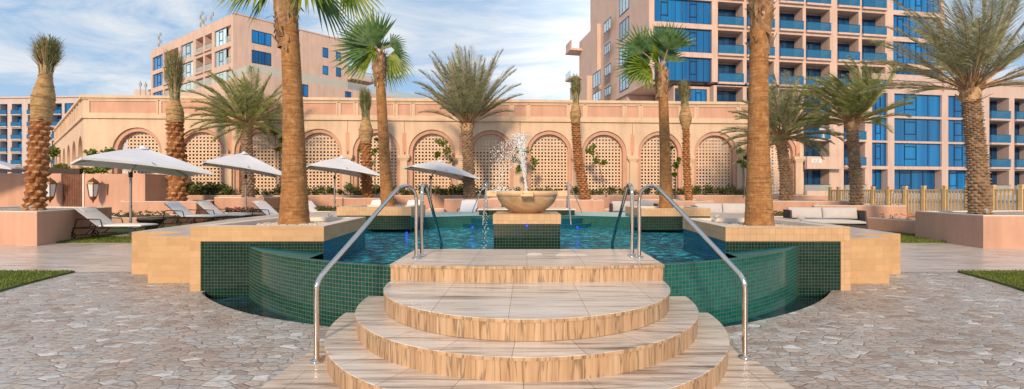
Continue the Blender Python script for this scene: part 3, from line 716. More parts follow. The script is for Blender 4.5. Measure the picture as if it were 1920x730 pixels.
for i in range(90):
    z = rnd.uniform(.32, 1.40); drop(b, -.665 - .05*(1.4-z) + rnd.gauss(0, .028), 7.375 + rnd.gauss(0, .04), z, rnd.uniform(.0025, .007), rnd.uniform(1, 3))
tag(b.build('water_trickle', M['splash']), 'thin broken trickle falling from the left spout of the bowl', 'water trickle')
# spotlights on the planter pebbles
def spot(x, y, z, az, lab):
    t = thing('garden_spotlight', lab, 'spotlight', (x, y, z), 'small garden spotlights on planters')
    c, s_ = math.cos(az), math.sin(az)
    b = MB(); b.tube([(x, y, z), (x, y, z+.05)], .012, 8); b.tube([(x-.03*c, y-.03*s_, z+.065), (x+.05*c, y+.05*s_, z+.105)], .034, 14); b.build('lamp_head', M['plate'], t)
    b = MB(); b.tube([(x+.0505*c, y+.0505*s_, z+.1052), (x+.054*c, y+.054*s_, z+.107)], .028, 14); b.build('lens', M['glass_dark'], t)
spot(px(620, 8.3), 8.3, .93, R(140), 'small round spotlight on the pebbles right of the near left palm')
spot(px(1342, 8.4), 8.4, .90, R(40), 'small round spotlight on the pebbles left of the near right palm')
spot(px(1503, 7.6), 7.6, .92, R(120), 'small round spotlight on the coping right of the near right palm')
spot(px(58, 12.6), 12.6, .95, R(80), 'small spotlight at the foot of the wrapped palm at far left')
spot(px(1850, 12.2), 12.2, .87, R(80), 'small spotlight at the foot of the large date palm at right')
# loose pebbles round the near trunks
for (cx_, cy_, z_, lab) in ((-3.98, 7.58, .895, 'cream pebbles round the near left fan palm'), (3.78, 7.25, .882, 'cream pebbles round the near right fan palm')):
    b = MB()
    for i in range(420):
        a = rnd.uniform(0, 6.28); q = rnd.uniform(.25, .98)**.8; x, y = cx_ + .62*q*math.cos(a), cy_ + .42*q*math.sin(a)
        r = rnd.uniform(.015, .04); drop(b, x, y, z_ + r*.3, r, .6, 0)
    tag(b.build('pebbles', M['pebble']), lab, 'pebbles', kind='stuff')

# ================================================================== GARDEN WALLS AND PINK PLANTERS
def pink_planter(label, P, z, fill='gravel', cap=.0, mats=None, thick=.16, group='pink rendered planters', nm='planter_box', zb=0):
    cx_ = sum(p[0] for p in P)/len(P); cy_ = sum(p[1] for p in P)/len(P)
    t = thing(nm, label, 'planter', (cx_, cy_, 0), group)
    area = sum(P[i-1][0]*P[i][1]-P[i][0]*P[i-1][1] for i in range(len(P)))
    if area < 0: P = P[::-1]
    n = len(P); I = []
    for i in range(n):
        a, b_, c = Vector(P[i-1]), Vector(P[i]), Vector(P[(i+1) % n])
        d1, d2 = (b_-a).normalized(), (c-b_).normalized(); n1, n2 = Vector((-d1.y, d1.x)), Vector((-d2.y, d2.x)); m = (n1+n2); m = m/(max(.3, m.dot(n1))); I.append((b_.x+m.x*thick, b_.y+m.y*thick))
    b = MB()
    for i in range(n):
        a, c = P[i], P[(i+1) % n]; b.face([(a[0],a[1],zb),(c[0],c[1],zb),(c[0],c[1],z-.025),(a[0],a[1],z-.025)])
    b.build('rendered_wall', M['pink'], t)
    b = MB()
    for i in range(n):
        a, c, e, f = P[i], P[(i+1) % n], I[i], I[(i+1) % n]
        b.face([(a[0],a[1],z-.025),(c[0],c[1],z-.025),(c[0],c[1],z),(a[0],a[1],z)]); b.face([(a[0],a[1],z),(c[0],c[1],z),(f[0],f[1],z),(e[0],e[1],z)])
        b.face([(f[0],f[1],z-.2),(e[0],e[1],z-.2),(e[0],e[1],z),(f[0],f[1],z)])
    b.build('top_edge', M['cap'], t)
    b = MB(); b.face([(p[0], p[1], z-.035) for p in I]); b.build('fill', M[fill], t)
    return t, I
def PX(*a): return [(px(x, Y), Y) for x, Y in a]
pink_planter('low pink planter under the wrapped palm at far left', [(-17.5, 12.75), (-13.17, 11.9), (-14.35, 15.3), (-18.5, 16.2)], .935)
pink_planter('large pink planter under the date palm at far right', [(12.2, 13.9), (11.73, 11.38), (16.5, 11.15), (16.8, 14.6)], .86)
pink_planter('pink planter behind the two left sun loungers', PX((226, 21), (368, 20.6), (417, 24.0), (226, 24.2)), 1.02)
pink_planter('pink planter under the tall date palm left of the near trunk', PX((402, 22.4), (495, 22), (529, 24.4), (402, 24.6)), 1.18)
pink_planter('pink planter under the wrapped palm beside the left rear fan palm', PX((620, 22.3), (712, 22), (740, 24.5), (620, 24.6)), 1.15)
pink_planter('pink planter under the date palm left of the fountain', PX((833, 21.3), (940, 21.3), (940, 24.0), (850, 24.0)), 1.12)
pink_planter('pink planter under the thin wrapped palm right of the fountain', PX((985, 21), (1132, 21), (1118, 24.0), (985, 24.0)), 1.08)
pink_planter('pink planter under the wrapped palm behind the right rear fan palm', PX((1200, 20.5), (1338, 20.2), (1310, 24.0), (1190, 24.0)), 1.05)
pink_planter('long pink planter under the date palm right of the near trunk', PX((1425, 19.8), (1610, 19.3), (1600, 22.6), (1400, 23.6)), 1.06)
pink_planter('pink planter behind the right sofa under the leaning date palm', PX((1526, 17.6), (1700, 17.0), (1690, 19.4), (1530, 20.4)), .93)
# long rear terrace bed along the arcade
t, _ = pink_planter('long pink bed wall running in front of the whole arcade', [(px(272, 23.9)-.5, 24.5), (px(1560, 25.3), 25.1), (px(1560, 26.2), 26.9), (px(272, 24.9)-.5, 25.0)][0:4], 1.27, 'soil', nm='terrace_bed')
# low flower beds
def bed(label, P, z, flowers=None, n=300, kinds=('shrub', 'flower')):
    t, I = pink_planter(label, P, z, 'soil', group='low flower beds', nm='flower_bed', thick=.10)
    return I
def leafball(b, c, rx, ry, rz, n, s, m=0, rn=rnd, up=.3):
    for i in range(n):
        d = Vector((rn.gauss(0, 1), rn.gauss(0, 1), rn.gauss(0, 1))).normalized(); q = rn.random()**.45
        p = Vector((c[0]+d.x*rx*q, c[1]+d.y*ry*q, c[2]+d.z*rz*q)); a = Vector((rn.gauss(0, 1), rn.gauss(0, 1), rn.gauss(0, .6)+up)).normalized(); w = a.orthogonal().normalized(); w.rotate(Matrix.Rotation(rn.uniform(0, 6.3), 3, a)); k = s*rn.uniform(.6, 1.3)
        b.face([p - a*k*.5, p + w*k*.28, p + a*k*.6, p - w*k*.28], m)
def flowers(label, I, z, n, s=.09, frac=.35):
    b = MB(); xs = [p[0] for p in I]; ys = [p[1] for p in I]; k = 0
    while k < n:
        x, y = rnd.uniform(min(xs), max(xs)), rnd.uniform(min(ys), max(ys)); k += 1
        if not inside(x, y, I): continue
        m = 1 if rnd.random() < frac else 0
        leafball(b, (x, y, z + rnd.uniform(.0, .16)), .07, .07, .06, 7, s, m)
    tag(b.build('bed_plants', [M['shrub'], M['flower']]), label, 'flowers', kind='stuff')
B1 = bed('low bed wall behind the left sun lounger and umbrella pole', [(-16.4, 17.7), (-15.6, 17.7), (-14.9, 21.2), (-17.2, 21.0)][0:2] + [(px(385, 21.0), 20.3), (px(205, 21.0), 20.7)], .43)
flowers('sparse green and magenta bedding behind the left sun lounger', B1, .42, 130, .09, .06)
B2 = bed('low bed wall of purple flowers left of the near left trunk', PX((418, 19.6), (512, 19.2), (505, 21.6), (418, 21.8)), .55)
flowers('purple and green bedding left of the near left trunk', B2, .53, 330, .09, .35)
B3 = bed('low bed wall between the near left trunk and the left rear planter', PX((570, 19.8), (640, 19.6), (640, 21.8), (575, 21.9)), .60)
flowers('dark red and green bedding right of the near left trunk', B3, .58, 240, .09, .15)
B4 = bed('low bed wall behind the far rim of the pool, left of the fountain', PX((770, 20.2), (833, 20.2), (833, 21.2), (770, 21.2)), .68)
B5 = bed('low bed wall behind the sofa right of the fountain', PX((1133, 20.2), (1200, 20.2), (1200, 21.4), (1133, 21.4)), .66)
B6 = bed('low bed wall between the two sofas at right', PX((1380, 17.8), (1500, 17.3), (1530, 19.2), (1400, 19.6)), .50)
flowers('dark red and green bedding between the two sofas', B6, .48, 320, .08, .12)
B7 = bed('low bed wall from the right sofa to the right planter', [(13.0, 16.9), (13.2, 15.0), (14.3, 15.2), (13.9, 17.0)], .48)
flowers('sparse bedding above the wall at the right sofa', B7, .47, 40, .05, .15)

# boundary wall at left with the timber gate
bw = thing('garden_wall', 'tall pink garden wall with a timber gate at left', 'wall', (px(136, 22.6), 22.6, 0))
YW = 22.6; zt = pz(325.5, YW); b = MB()
gx0, gx1 = px(114.5, YW), px(154.5, YW)
b.box(-34, gx0, YW, YW+.3, 0, zt); b.box(gx1, px(272, YW), YW, YW+.3, 0, zt-.02)
b.box(px(272, YW)-.3, px(272, YW), YW+.301, YW+4.0, 0, zt-.02); b.build('rendered_wall', M['pink'], bw, bevel=.01)
b = MB(); 
for k in range(9):
    w = (gx1-gx0)/9; b.box(gx0+k*w+.006, gx0+(k+1)*w-.006, YW+.08, YW+.13, .05, zt-.04)
b.build('gate', M['wood_dark'], bw)
b = MB(); b.box(gx1+.03, gx1+.12, YW-.04, YW-.004, 0, zt); b.build('gate_post', M['cap'], bw)
pg = thing('pergola', 'dark timber pergola beams behind the garden wall at left', 'pergola', (-22, 24, 0))
b = MB(); b.box(px(-20, 24), px(115, 24), 24.0, 24.25, pz(322.5, 24), pz(314.5, 24)); b.box(px(108, 24), px(170, 24), 23.4, 23.6, pz(329, 23.6), pz(316.5, 23.6))
b.build('beam', M['beam'], pg)
b = MB(); b.box(px(112, 24), px(112, 24)+.2, 23.65, 23.85, 0, pz(320, 24)); b.build('post', M['beam'], pg)
# wall lanterns
def lantern(x, lab):
    Y = YW - .42; s = Y/F; z0, z1 = pz(381, Y), pz(332, Y); h = z1 - z0
    t = thing('wall_lantern', lab, 'lantern', (x, Y, z0), 'hexagonal wall lanterns')
    hx = lambda r, z: [(x + r*math.cos(math.pi/3*k+.26), Y + r*math.sin(math.pi/3*k+.26), z0 + z*h) for k in range(6)]
    b = MB(); b.grid([hx(.155, .25), hx(.245, .73)], closed=True, smooth=False); b.build('glass_body', M['lamp_glass'], t)
    b = MB(); A, B = hx(.16, .24), hx(.25, .735)
    for k in range(6): b.tube([A[k], B[k]], .019, 6); b.tube([A[k], A[(k+1) % 6]], .016, 6); b.tube([B[k], B[(k+1) % 6]], .022, 6)
    b.build('bronze_cage', M['bronze'], t)
    b = MB(); b.grid([hx(.27, .74), hx(.255, .80), hx(.17, .87), hx(.07, .93), hx(.02, .965), hx(.012, 1.0)], closed=True, smooth=False); b.build('roof', M['bronze'], t)
    b = MB(); b.grid([hx(.012, .0), hx(.03, .04), hx(.05, .09), hx(.13, .16), hx(.17, .24)], closed=True, smooth=False); b.build('bottom_finial', M['bronze'], t)
    b = MB(); b.tube([(x+.33, YW-.02, z0+.3*h), (x+.38, YW-.05, z0+.74*h)], .02, 6); b.tube([(x+.1, Y+.1, z0+.76*h), (x+.37, YW-.05, z0+.70*h)], .018, 6); b.build('wall_bracket', M['bronze'], t)
lantern(px(94, YW-.42), 'lantern on the pink wall just left of the timber gate'); lantern(px(174.5, YW-.42), 'lantern on the pink wall just right of the timber gate')

# ================================================================== FRAMES FOR WALLS
class Fr:
    def __init__(s, A, B):
        s.A = Vector(A); s.d = (Vector(B) - s.A); s.len = s.d.length; s.d.normalize(); s.n = Vector((-s.d.y, s.d.x))    # n points into the building
    def T(s, p): return (s.A.x + s.d.x*p[0] + s.n.x*p[1], s.A.y + s.d.y*p[0] + s.n.y*p[1], p[2])
    def u(s, x, dep=0):                                    # picture column -> distance along the wall
        k = (x - VX)/F; ax, ay = s.A.x + s.n.x*dep, s.A.y + s.n.y*dep
        return (k*ay - ax)/(s.d.x - k*s.d.y)
    def Y(s, u): return s.A.y + s.d.y*u
# ================================================================== ARCADE
AX = Fr((-25.03, 25.0), (px(1505, 27.2), 27.2)); arc = thing('arcade', 'long pink arcade with round arches and carved lattice screens', 'arcade', (-4, 26, 0))
CX = [257, 375, 485, 597, 706, 810, 920, 1030, 1133, 1238, 1342, 1455]
cu = [AX.u(x) for x in CX]; RO, RI, ZS, ZA, HW = 1.36, 1.15, 3.76, 6.86, 1.15
bd = [0.0] + [(cu[i]+cu[i+1])/2 for i in range(11)] + [AX.len]
wall = MB(); NS = 24
def archpts(uc, r, zs=ZS, z0=0.0): return [(uc - r, z0)] + [(uc - r*math.cos(math.pi*i/NS), zs + r*math.sin(math.pi*i/NS)) for i in range(NS+1)] + [(uc + r, z0)]
ZT = 5.62
def bayface(mb, T, u0, u1, uc, r, zt, dep, zs=ZS):
    P = archpts(uc, r, zs); 
    def q(pts): mb.face([T((p[0], dep, p[1])) for p in pts])
    q([(u0, 0), (uc-r, 0), (uc-r, zs), (u0, zs)]); q([(uc+r, 0), (u1, 0), (u1, zs), (uc+r, zs)])
    q([(u0, zs), (uc-r, zs), (uc-r, zt), (u0, zt)]); q([(uc+r, zs), (u1, zs), (u1, zt), (uc+r, zt)])
    for i in range(1, NS+1):
        a, c = P[i], P[i+1]; q([a, c, (c[0], zt), (a[0], zt)])
def reveal(mb, T, uc, r, d0, d1, zs=ZS, m=0):
    P = archpts(uc, r, zs)
    for a, c in zip(P[:-1], P[1:]): mb.face([T((a[0], d0, a[1])), T((a[0], d1, a[1])), T((c[0], d1, c[1])), T((c[0], d0, c[1]))], m, None, False)
for i, uc in enumerate(cu):
    bayface(wall, AX.T, bd[i], bd[i+1], uc, RO, ZT, 0.0); reveal(wall, AX.T, uc, RO, 0, .10)
wall.face([AX.T(p) for p in ((0, 0, ZT), (AX.len, 0, ZT), (AX.len, 0, ZA), (0, 0, ZA))])
wall.face([AX.T(p) for p in ((0, 0, ZA), (AX.len, 0, ZA), (AX.len, .55, ZA), (0, .55, ZA))])
wall.face([AX.T(p) for p in ((AX.len, 0, 0), (AX.len, .55, 0), (AX.len, .55, ZA), (AX.len, 0, ZA))])
wall.face([AX.T(p) for p in ((0, .55, ZT), (0, .55, ZA), (AX.len, .55, ZA), (AX.len, .55, ZT))])
wall.build('front_wall', M['cream'], arc)
for i, uc in enumerate(cu):       # stepped archivolt and reveal
    b = MB(); T = AX.T
    Po, Pi = archpts(uc, RO), archpts(uc, HW)
    for (a, c, e, f) in zip(Po[:-1], Po[1:], Pi[:-1], Pi[1:]): b.face([T((a[0], .10, a[1])), T((e[0], .10, e[1])), T((f[0], .10, f[1])), T((c[0], .10, c[1]))][::-1])
    reveal(b, T, uc, HW, .10, .42)
    b.build('arch_moulding', M['pink'], arc)
    b = MB(); P = archpts(uc, HW-.001); b.face([T((p[0], .36, p[1])) for p in P], 0, [(p[0]-uc, p[1]) for p in P]); b.build('lattice_screen', M['lattice'], arc)
# parapet: string course, cornice, recessed panels
b = MB(); b.box(-.10, AX.len+.06, -.10, -.002, ZT, ZT+.16, T=AX.T); b.box(-.06, AX.len+.04, -.055, -.002, ZT+.162, ZT+.24, T=AX.T); b.build('string_course', M['cream'], arc)
b = MB(); b.box(-.14, AX.len+.1, -.14, .6, ZA-.10, ZA+.06, T=AX.T); b.box(-.07, AX.len+.05, -.07, -.002, ZA-.18, ZA-.102, T=AX.T); b.build('cornice', M['cream'], arc)
pans = []
for i in range(13):
    c = bd[i]
    if 0 < i < 12: pans.append((c-.36, c+.36))
    if i < 12: pans.append((bd[i] + (.62 if i else .35), bd[i+1] - (.62 if i < 11 else .35)))
for u0, u1 in pans:
    b = MB(); b.face([AX.T((u0, -.004, 5.93)), AX.T((u1, -.004, 5.93)), AX.T((u1, -.004, 6.60)), AX.T((u0, -.004, 6.60))])
    o = b.build('parapet_panel', M['pink'], arc)
    b = MB(); w = .07
    for q in ((u0-w, u1+w, 5.93-w, 5.93), (u0-w, u1+w, 6.60, 6.60+w), (u0-w, u0, 5.93, 6.6), (u1, u1+w, 5.93, 6.6)): b.box(q[0], q[1], -.05, -.002, q[2], q[3], T=AX.T)
    b.build('panel_frame', M['cream'], o)
# pilasters
for i in range(1, 13):
    c = bd[i] if i < 12 else AX.len - .30
    pt = MB(); T = AX.T; hw = .19 if i < 12 else .22
    pr = [(T((c, -.02, 0)))]
    pt.box(c-hw, c+hw, -.14, -.002, 0, 3.28, T=T)
    col_ = pt.build('pilaster', M['cream'], arc, bevel=.05)
    b = MB()
    for q, (hh, z0, z1) in enumerate(((.22, 3.26, 3.33), (.28, 3.331, 3.42), (.34, 3.421, 3.62))): b.box(c-hh, c+hh, -.15-.03*q, -.001, z0, z1, T=T)
    b.box(c-.02, c+.02, -.19, -.04, 3.621, 3.84, T=T); b.build('capital', M['cream'], col_, bevel=.01)
    b = MB(); b.box(c-.115, c+.115, -.006, -.001, 3.66, 4.92, T=T); b.build('recess_strip', M['pink_deep'], arc)
    b = MB(); b.box(c-.012, c+.012, -.005, -.001, 4.93, ZT-.01, T=T); b.build('wall_joint', M['wood_dark'], arc)
# side wall going back at the left end
SX = Fr((-41.6, 39.0), (-25.03, 25.0)); b = MB(); ns = 6; bl = SX.len/ns
for i in range(ns): uc = (i+.5)*bl; bayface(b, SX.T, i*bl, (i+1)*bl, uc, 1.25, ZA, 0, 3.5); reveal(b, SX.T, uc, 1.25, 0, .4, 3.5)
b.face([SX.T(p) for p in ((0, 0, ZA), (SX.len, 0, ZA), (SX.len, .55, ZA), (0, .55, ZA))]); b.face([SX.T(p) for p in ((0, .45, 0), (SX.len, .45, 0), (SX.len, .45, 5.2), (0, .45, 5.2))], 1)
b.build('side_wall', [M['cream'], M['pink_deep']], arc)
b = MB(); b.box(0, SX.len+.1, -.12, .58, ZA-.10, ZA+.06, T=SX.T); b.box(0, SX.len+.08, -.10, -.002, ZT, ZT+.16, T=SX.T)
k = 0
while k < 14: u0 = .3 + k*1.5; b.box(u0, u0+.25, -.06, -.002, ZT+.2, ZA-.15, T=SX.T); k += 1
b.build('side_cornice', M['cream'], arc)
b = MB(); b.box(0, AX.len, .56, 2.3, 5.32, 5.5, T=AX.T); b.build('corridor_shade_slab', M['pink'], arc)  # added unseen slab that darkens the corridor behind the screens
# corridor wall behind the screens, open to the sky above it
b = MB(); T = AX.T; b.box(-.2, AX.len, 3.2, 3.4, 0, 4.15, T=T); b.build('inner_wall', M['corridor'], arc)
b = MB(); b.box(-.2, AX.len, 3.19, 3.41, 4.151, 5.3, T=T); b.build('inner_parapet', M['cap'], arc)
b = MB(); b.face([T((0, .43, .02)), T((AX.len, .43, .02)), T((AX.len, 3.2, .02)), T((0, 3.2, .02))]); b.build('corridor_floor', M['terrace'], arc)
for i, uc in enumerate(cu):
    if i in (0, 1, 2, 3, 4, 5): continue
    w0, w1 = {6: (-.95, .1), 7: (.05, 1.15), 8: (-1.2, 1.2), 9: (-1.2, 1.2), 10: (-1.2, 1.2), 11: (-1.2, .2)}[i]
    u0, u1 = uc + w0 + .1, uc + w1 + .1
    b = MB(); b.box(u0, u1, 3.15, 3.198, .3, 2.75 if i < 8 else 3.1, T=T); b.build('inner_window', M['glass_dark'], arc)
# black kerb line
b = MB(); b.box(px(272, 25), AX.u(1500)-25.0, 0, .001, 0, .001) if False else b.box(.3, AX.len, -.30, -.21, 1.20, 1.30, T=T); b.build('base_kerb', M['twig'], arc)

# ================================================================== BUILDINGS
WGRP = {}
def window(F_, u0, u1, z0, z1, dep, parent, cols=4, glass='glass', vent=(1,), fr=.07, nm='window'):
    b = MB(); T = F_.T
    b.box(u0, u1, dep, dep+.05, z0, z0+fr, T=T); b.box(u0, u1, dep, dep+.05, z1-fr, z1, T=T); w = (u1-u0)/cols
    for k in range(cols+1):
        c = u0 + k*w; a_, c_ = max(u0, c-fr*.4), min(u1, c+fr*.4); b.box(a_, c_, dep+.002, dep+.048, z0+fr, z1-fr, T=T)
    for k in vent:
        if k < cols:
            c0, c1 = u0+k*w+fr*.4, u0+(k+1)*w-fr*.4; h = z1-z0
            for zz_ in (z0+.32*h, z1-.14*h): b.box(c0, c1, dep-.01, dep+.04, zz_-.05, zz_+.05, T=T)
            for c in (c0, c1): b.box(c-.05, c+.05, dep-.012, dep+.038, z0+.32*h, z1-.14*h, T=T)
    o = b.build(nm, M['frame'], parent)
    b = MB(); b.face([T((u0, dep+.052, z0)), T((u1, dep+.052, z0)), T((u1, dep+.052, z1)), T((u0, dep+.052, z1))]); b.build('pane', M[glass], o)
def balcony(F_, u0, u1, z, parent, out_=.25, rail='railglass', gl=None, furn=0, bh=1.05):
    T = F_.T; b = MB(); b.box(u0+.03, u1-.03, -out_, -out_+.03, z+.02, z+bh, T=T)
    b.box(u0+.03, u0+.06, -out_+.031, .0, z+.02, z+bh, T=T); b.box(u1-.06, u1-.03, -out_+.031, 0, z+.02, z+bh, T=T)
    r_ = b.build('balcony_railing', M[rail], parent)
    b = MB(); b.box(u0+.02, u1-.02, -out_-.02, -out_+.04, z+bh+.001, z+bh+.05, T=T); b.build('top_rail', M['frame'], r_)
def facade(F_, bays, floors, parent, mat, dep=1.7, ztop=None, edges=None):
    """bays: (u0,u1,kind); floors: list of (z0,z1) clear heights"""
    b = MB(); T = F_.T; zs = [f[0] for f in floors] + [floors[-1][1]]
    z00 = floors[0][0]; zmax = floors[-1][1] if ztop is None else ztop
    us = sorted(bays); e0, e1 = edges if edges else (us[0][0]-.6, us[-1][1]+.6); cur = e0
    for u0, u1, k in us:                                       # piers between bays
        b.box(cur, u0, 0, dep, z00, zmax, T=T); cur = u1
    b.box(cur, e1, 0, dep, z00, zmax, T=T)
    for u0, u1, k in us:                                       # spandrels
        top = z00
        for (f0, f1) in floors:
            if f0 > top + .01: b.box(u0, u1, -.003 if k == 'B' else .003, dep, top, f0, T=T)
            top = f1
        if zmax > top: b.box(u0, u1, .003, dep, top, zmax, T=T)
        if k == 'B':
            for f0, f1 in floors: b.box(u0-.05, u1+.05, -.30, -.004, f0-.25, f0-.001, T=T)
    b.box(e0+.02, e1-.02, dep+.001, dep+6, z00, zmax-.02, T=T)
    b.build('wall', M[mat], parent)
LIGHTW = ('glass',)
# ---- right hand tower and its lower wing, one long front
tw = thing('hotel_tower', 'tall pink apartment tower with blue glass bands and stacked balconies', 'building', (25, 56, 0))
A0 = (px(1217, 53.0), 53.0); dT = Vector((.988, .157))
TF = Fr(A0, (A0[0] + dT.x*100, A0[1] + dT.y*100)); U = TF.u
fl = [(14.95, 17.85), (18.45, 21.35), (21.95, 24.85), (25.45, 28.4), (29.0, 31.9)]
tb = [(U(1227), U(1335), 'W'), (U(1346), U(1393), 'B'), (U(1400), U(1451), 'B'), (U(1461), U(1505), 'B'), (U(1511), U(1556), 'B'), (U(1570), U(1610), 'B'), (U(1616), U(1660), 'B'), (U(1675), U(1765), 'W')]
facade(TF, tb, fl, tw, 'tower', ztop=34, edges=(0, U(1770)))
for u0, u1, k in tb:
    for j, (f0, f1) in enumerate(fl):
        if f0 > 29.5: continue
        if k == 'W': window(TF, u0, u1, f0, f1, .25, tw, 8 if u1-u0 > 6 else 6, 'glass', (1, 5) if u0 < 5 else (1, 4))
        else:
            w = u1-u0; window(TF, u0+.02, u1-.02, f0, f1-.25, 1.4, tw, 4, 'glass_dark', (1,), .06, 'balcony_door'); balcony(TF, u0, u1, f0, tw)
# left flank of the tower
SF = Fr((A0[0]-.2*15.3*1.35, A0[1]+.98*15.3*1.35), A0)     # goes back from the front corner
b = MB(); b.box(-.01, SF.len-.001, .0, .5, 14.55, 34, T=SF.T); b.box(-.01, SF.len-2.4, .501, 8, 14.55, 34, T=SF.T)
b.box(SF.len-2.399, SF.len-.5, .501, 1.2, 14.55, 14.9, T=SF.T)
b.box(SF.len-16.0, SF.len-6.6, .25, 8, 0, 14.5, T=SF.T); b.box(-4, SF.len-15.9, -.6, 6, 0, 27.5, T=SF.T); b.box(-6.5, 2.5, -1.5, 5, 0, 20, T=SF.T)
for z in (20.8, 25.6): b.box(-5.5, -2.5, -2.7, 2, z, z+.35, T=SF.T)
b.box(-5.5, -2.5, -2.6, -2.4, 25.9, 27.3, T=SF.T)
b.build('side_wall', M['tower'], tw)
b = MB()
for z in (21.15,): b.box(-5.5, -2.5, -2.68, -2.64, z, z+1.0, T=SF.T)
b.build('side_railing', M['railpale'], tw)
for f0, f1 in fl:
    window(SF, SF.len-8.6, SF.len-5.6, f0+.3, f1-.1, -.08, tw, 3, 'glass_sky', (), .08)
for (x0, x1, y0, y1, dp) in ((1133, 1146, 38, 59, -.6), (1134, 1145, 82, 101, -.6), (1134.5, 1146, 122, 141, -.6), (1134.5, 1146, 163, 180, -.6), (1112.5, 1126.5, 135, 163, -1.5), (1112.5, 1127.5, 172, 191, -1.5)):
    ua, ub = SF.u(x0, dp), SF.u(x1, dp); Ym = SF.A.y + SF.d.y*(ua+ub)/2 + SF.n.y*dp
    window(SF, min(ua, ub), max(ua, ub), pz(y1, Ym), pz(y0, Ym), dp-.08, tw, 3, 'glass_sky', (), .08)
# recessed storeys under the cantilever, then the lower wing
b = MB(); T = TF.T; 
b.box(U(1270), U(1350), .9, 6, 0, 14.54, T=T); b.build('base_wall', M['tower'], tw)
window(TF, U(1290), U(1335)-.2, 11.0, 14.2, .8, tw, 4, 'glass', (2,)); window(TF, U(1272), U(1288), 11.0, 14.2, .8, tw, 2, 'glass_dark', ())
lw = thing('hotel_wing', 'lower pink hotel wing with blue window bands and glass balconies behind the timber fence', 'building', (50, 60, 0))
fw = [(1.3, 4.42), (4.85, 7.92), (8.2, 11.2), (11.5, 14.45)]
b1 = [(U(1344), U(1393), 'B'), (U(1400), U(1451), 'B'), (U(1461), U(1497), 'B'), (U(1507), U(1555), 'B'), (U(1582), U(1622), 'B')]
facade(TF, b1, fw, lw, 'tower', ztop=14.545, edges=(U(1338), U(1634)))
b2 = [(U(1635.2), U(1664.5), 'W'), (U(1677), U(1766), 'W'), (U(1778), U(1824), 'W'), (U(1855), U(1892), 'B'), (U(1902), U(1935), 'B'), (U(1950), U(1990), 'B')]
facade(TF, b2, fw, lw, 'tower2', ztop=16.15, edges=(U(1634)+.001, U(2060)))
for u0, u1, k in b1 + b2:
    for j, (f0, f1) in enumerate(fw):
        w = u1-u0
        if k == 'W': window(TF, u0, u1, f0, f1, .25 if j else .9, lw, 8 if w > 8 else 3 if w < 4 else 4, 'glass', ((1, 6) if w > 8 else (1,)))
        else: window(TF, u0+.02, u1-.02, f0, f1-.2, 1.4, lw, 4, 'glass_dark', (1,), .06, 'balcony_door'); balcony(TF, u0, u1, f0, lw, .25, 'railglass' if j else 'railpale')
b = MB(); b.box(U(1634), U(2060), -.15, .2, 16.16, 16.35, T=T); b.box(U(1634), U(2060), .05, .10, 16.36, 17.0, T=T); b.build('roof_edge', M['tower2'], lw)
for za, zb in ((4.35, 5.9), (0, 1.6)):
    b = MB(); b.box(U(1503), U(1570), -.9, -.5, za, zb, T=T); b.build('terrace_parapet', M['tower'], lw)
b = MB(); b.box(U(1511), U(1529), -.96, -.905, 5.05, 5.6, T=T); o = b.build('sign_board', M['white_rail'], lw)
b = MB(); 
for q in range(12): 
    for rr in (0, 1): b.box(U(1512.5)+q*.085, U(1512.5)+q*.085+.05, -.972, -.961, 5.14+rr*.24, 5.26+rr*.24, T=T) if (q*7+rr*3) % 5 else None
b.build('sign_lettering', M['ink'], o)
# covered chair on one balcony
b = MB(); cu_, cz = U(1541), 8.3; T = TF.T
b.grid([[T((cu_ + r*math.cos(2*math.pi*k/12), -.05+.35*r*math.sin(2*math.pi*k/12), cz + z)) for k in range(12)] for r, z in ((.62, 0), (.58, .9), (.3, 1.5), (.08, 1.9), (.02, 2.0))], closed=True)
tag(b.build('furniture_cover', M['cushion']), 'pale peaked furniture cover on a balcony of the hotel wing', 'cover')
# ---- left hand hotel block behind the arcade
C0 = (-49.1, 74.0); LF1 = Fr((C0[0]-.84*36, C0[1]+.54*36), C0); LF2 = Fr(C0, (C0[0]+.689*44, C0[1]+.725*44))
lh = thing('hotel_block', 'pink hotel block with blue corner windows and antennas rising behind the left of the arcade', 'building', (C0[0], C0[1], 0))
def U1(x): return LF1.u(x)
def U2(x): return LF2.u(x)
hb = [(U1(286), U1(305), 'W'), (U1(308), U1(334), 'B'), (U1(339), U1(362), 'W'), (U1(367), U1(381), 'B'), (U1(384), U1(397), 'B'), (U1(402), U1(433), 'W')]
fh = [(12.0, 14.8), (15.6, 18.5), (19.3, 22.2), (23.2, 26.0), (26.8, 29.6)]
facade(LF1, hb, fh, lh, 'tower', ztop=31.3, edges=(0, LF1.len), dep=2.2)
for u0, u1, k in hb:
    for f0, f1 in fh:
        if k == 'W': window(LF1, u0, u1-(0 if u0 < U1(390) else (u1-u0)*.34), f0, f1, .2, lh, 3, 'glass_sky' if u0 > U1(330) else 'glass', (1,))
        if k == 'B' or u0 > U1(390): window(LF1, u0+.1 if k == 'B' else u1-(u1-u0)*.33, u1-.1, f0, f1, 1.9, lh, 2, 'glass_dark', (), .06, 'balcony_door') if f0 < 24 or k != 'B' else None; balcony(LF1, u0 if k == 'B' else u1-(u1-u0)*.33, u1, f0, lh, .02, 'railpale')
e1, e2, e3 = U2(652), U2(672), U2(698)
b = MB(); b.box(0, e1, 0, 12, 0, 31.3, T=LF2.T); b.box(-.1, e1, -.1, .3, 31.3, 31.5, T=LF2.T)
b.box(e1+.01, e3, -1.5, 8, 19.0, 19.6, T=LF2.T); b.box(e1+.01, e3, -1.5, 8, 23.8, 24.4, T=LF2.T); b.box(e1+.01, U2(692), 1.2, 8, 0, 27, T=LF2.T)
b.build('long_wall', M['tower'], lh)
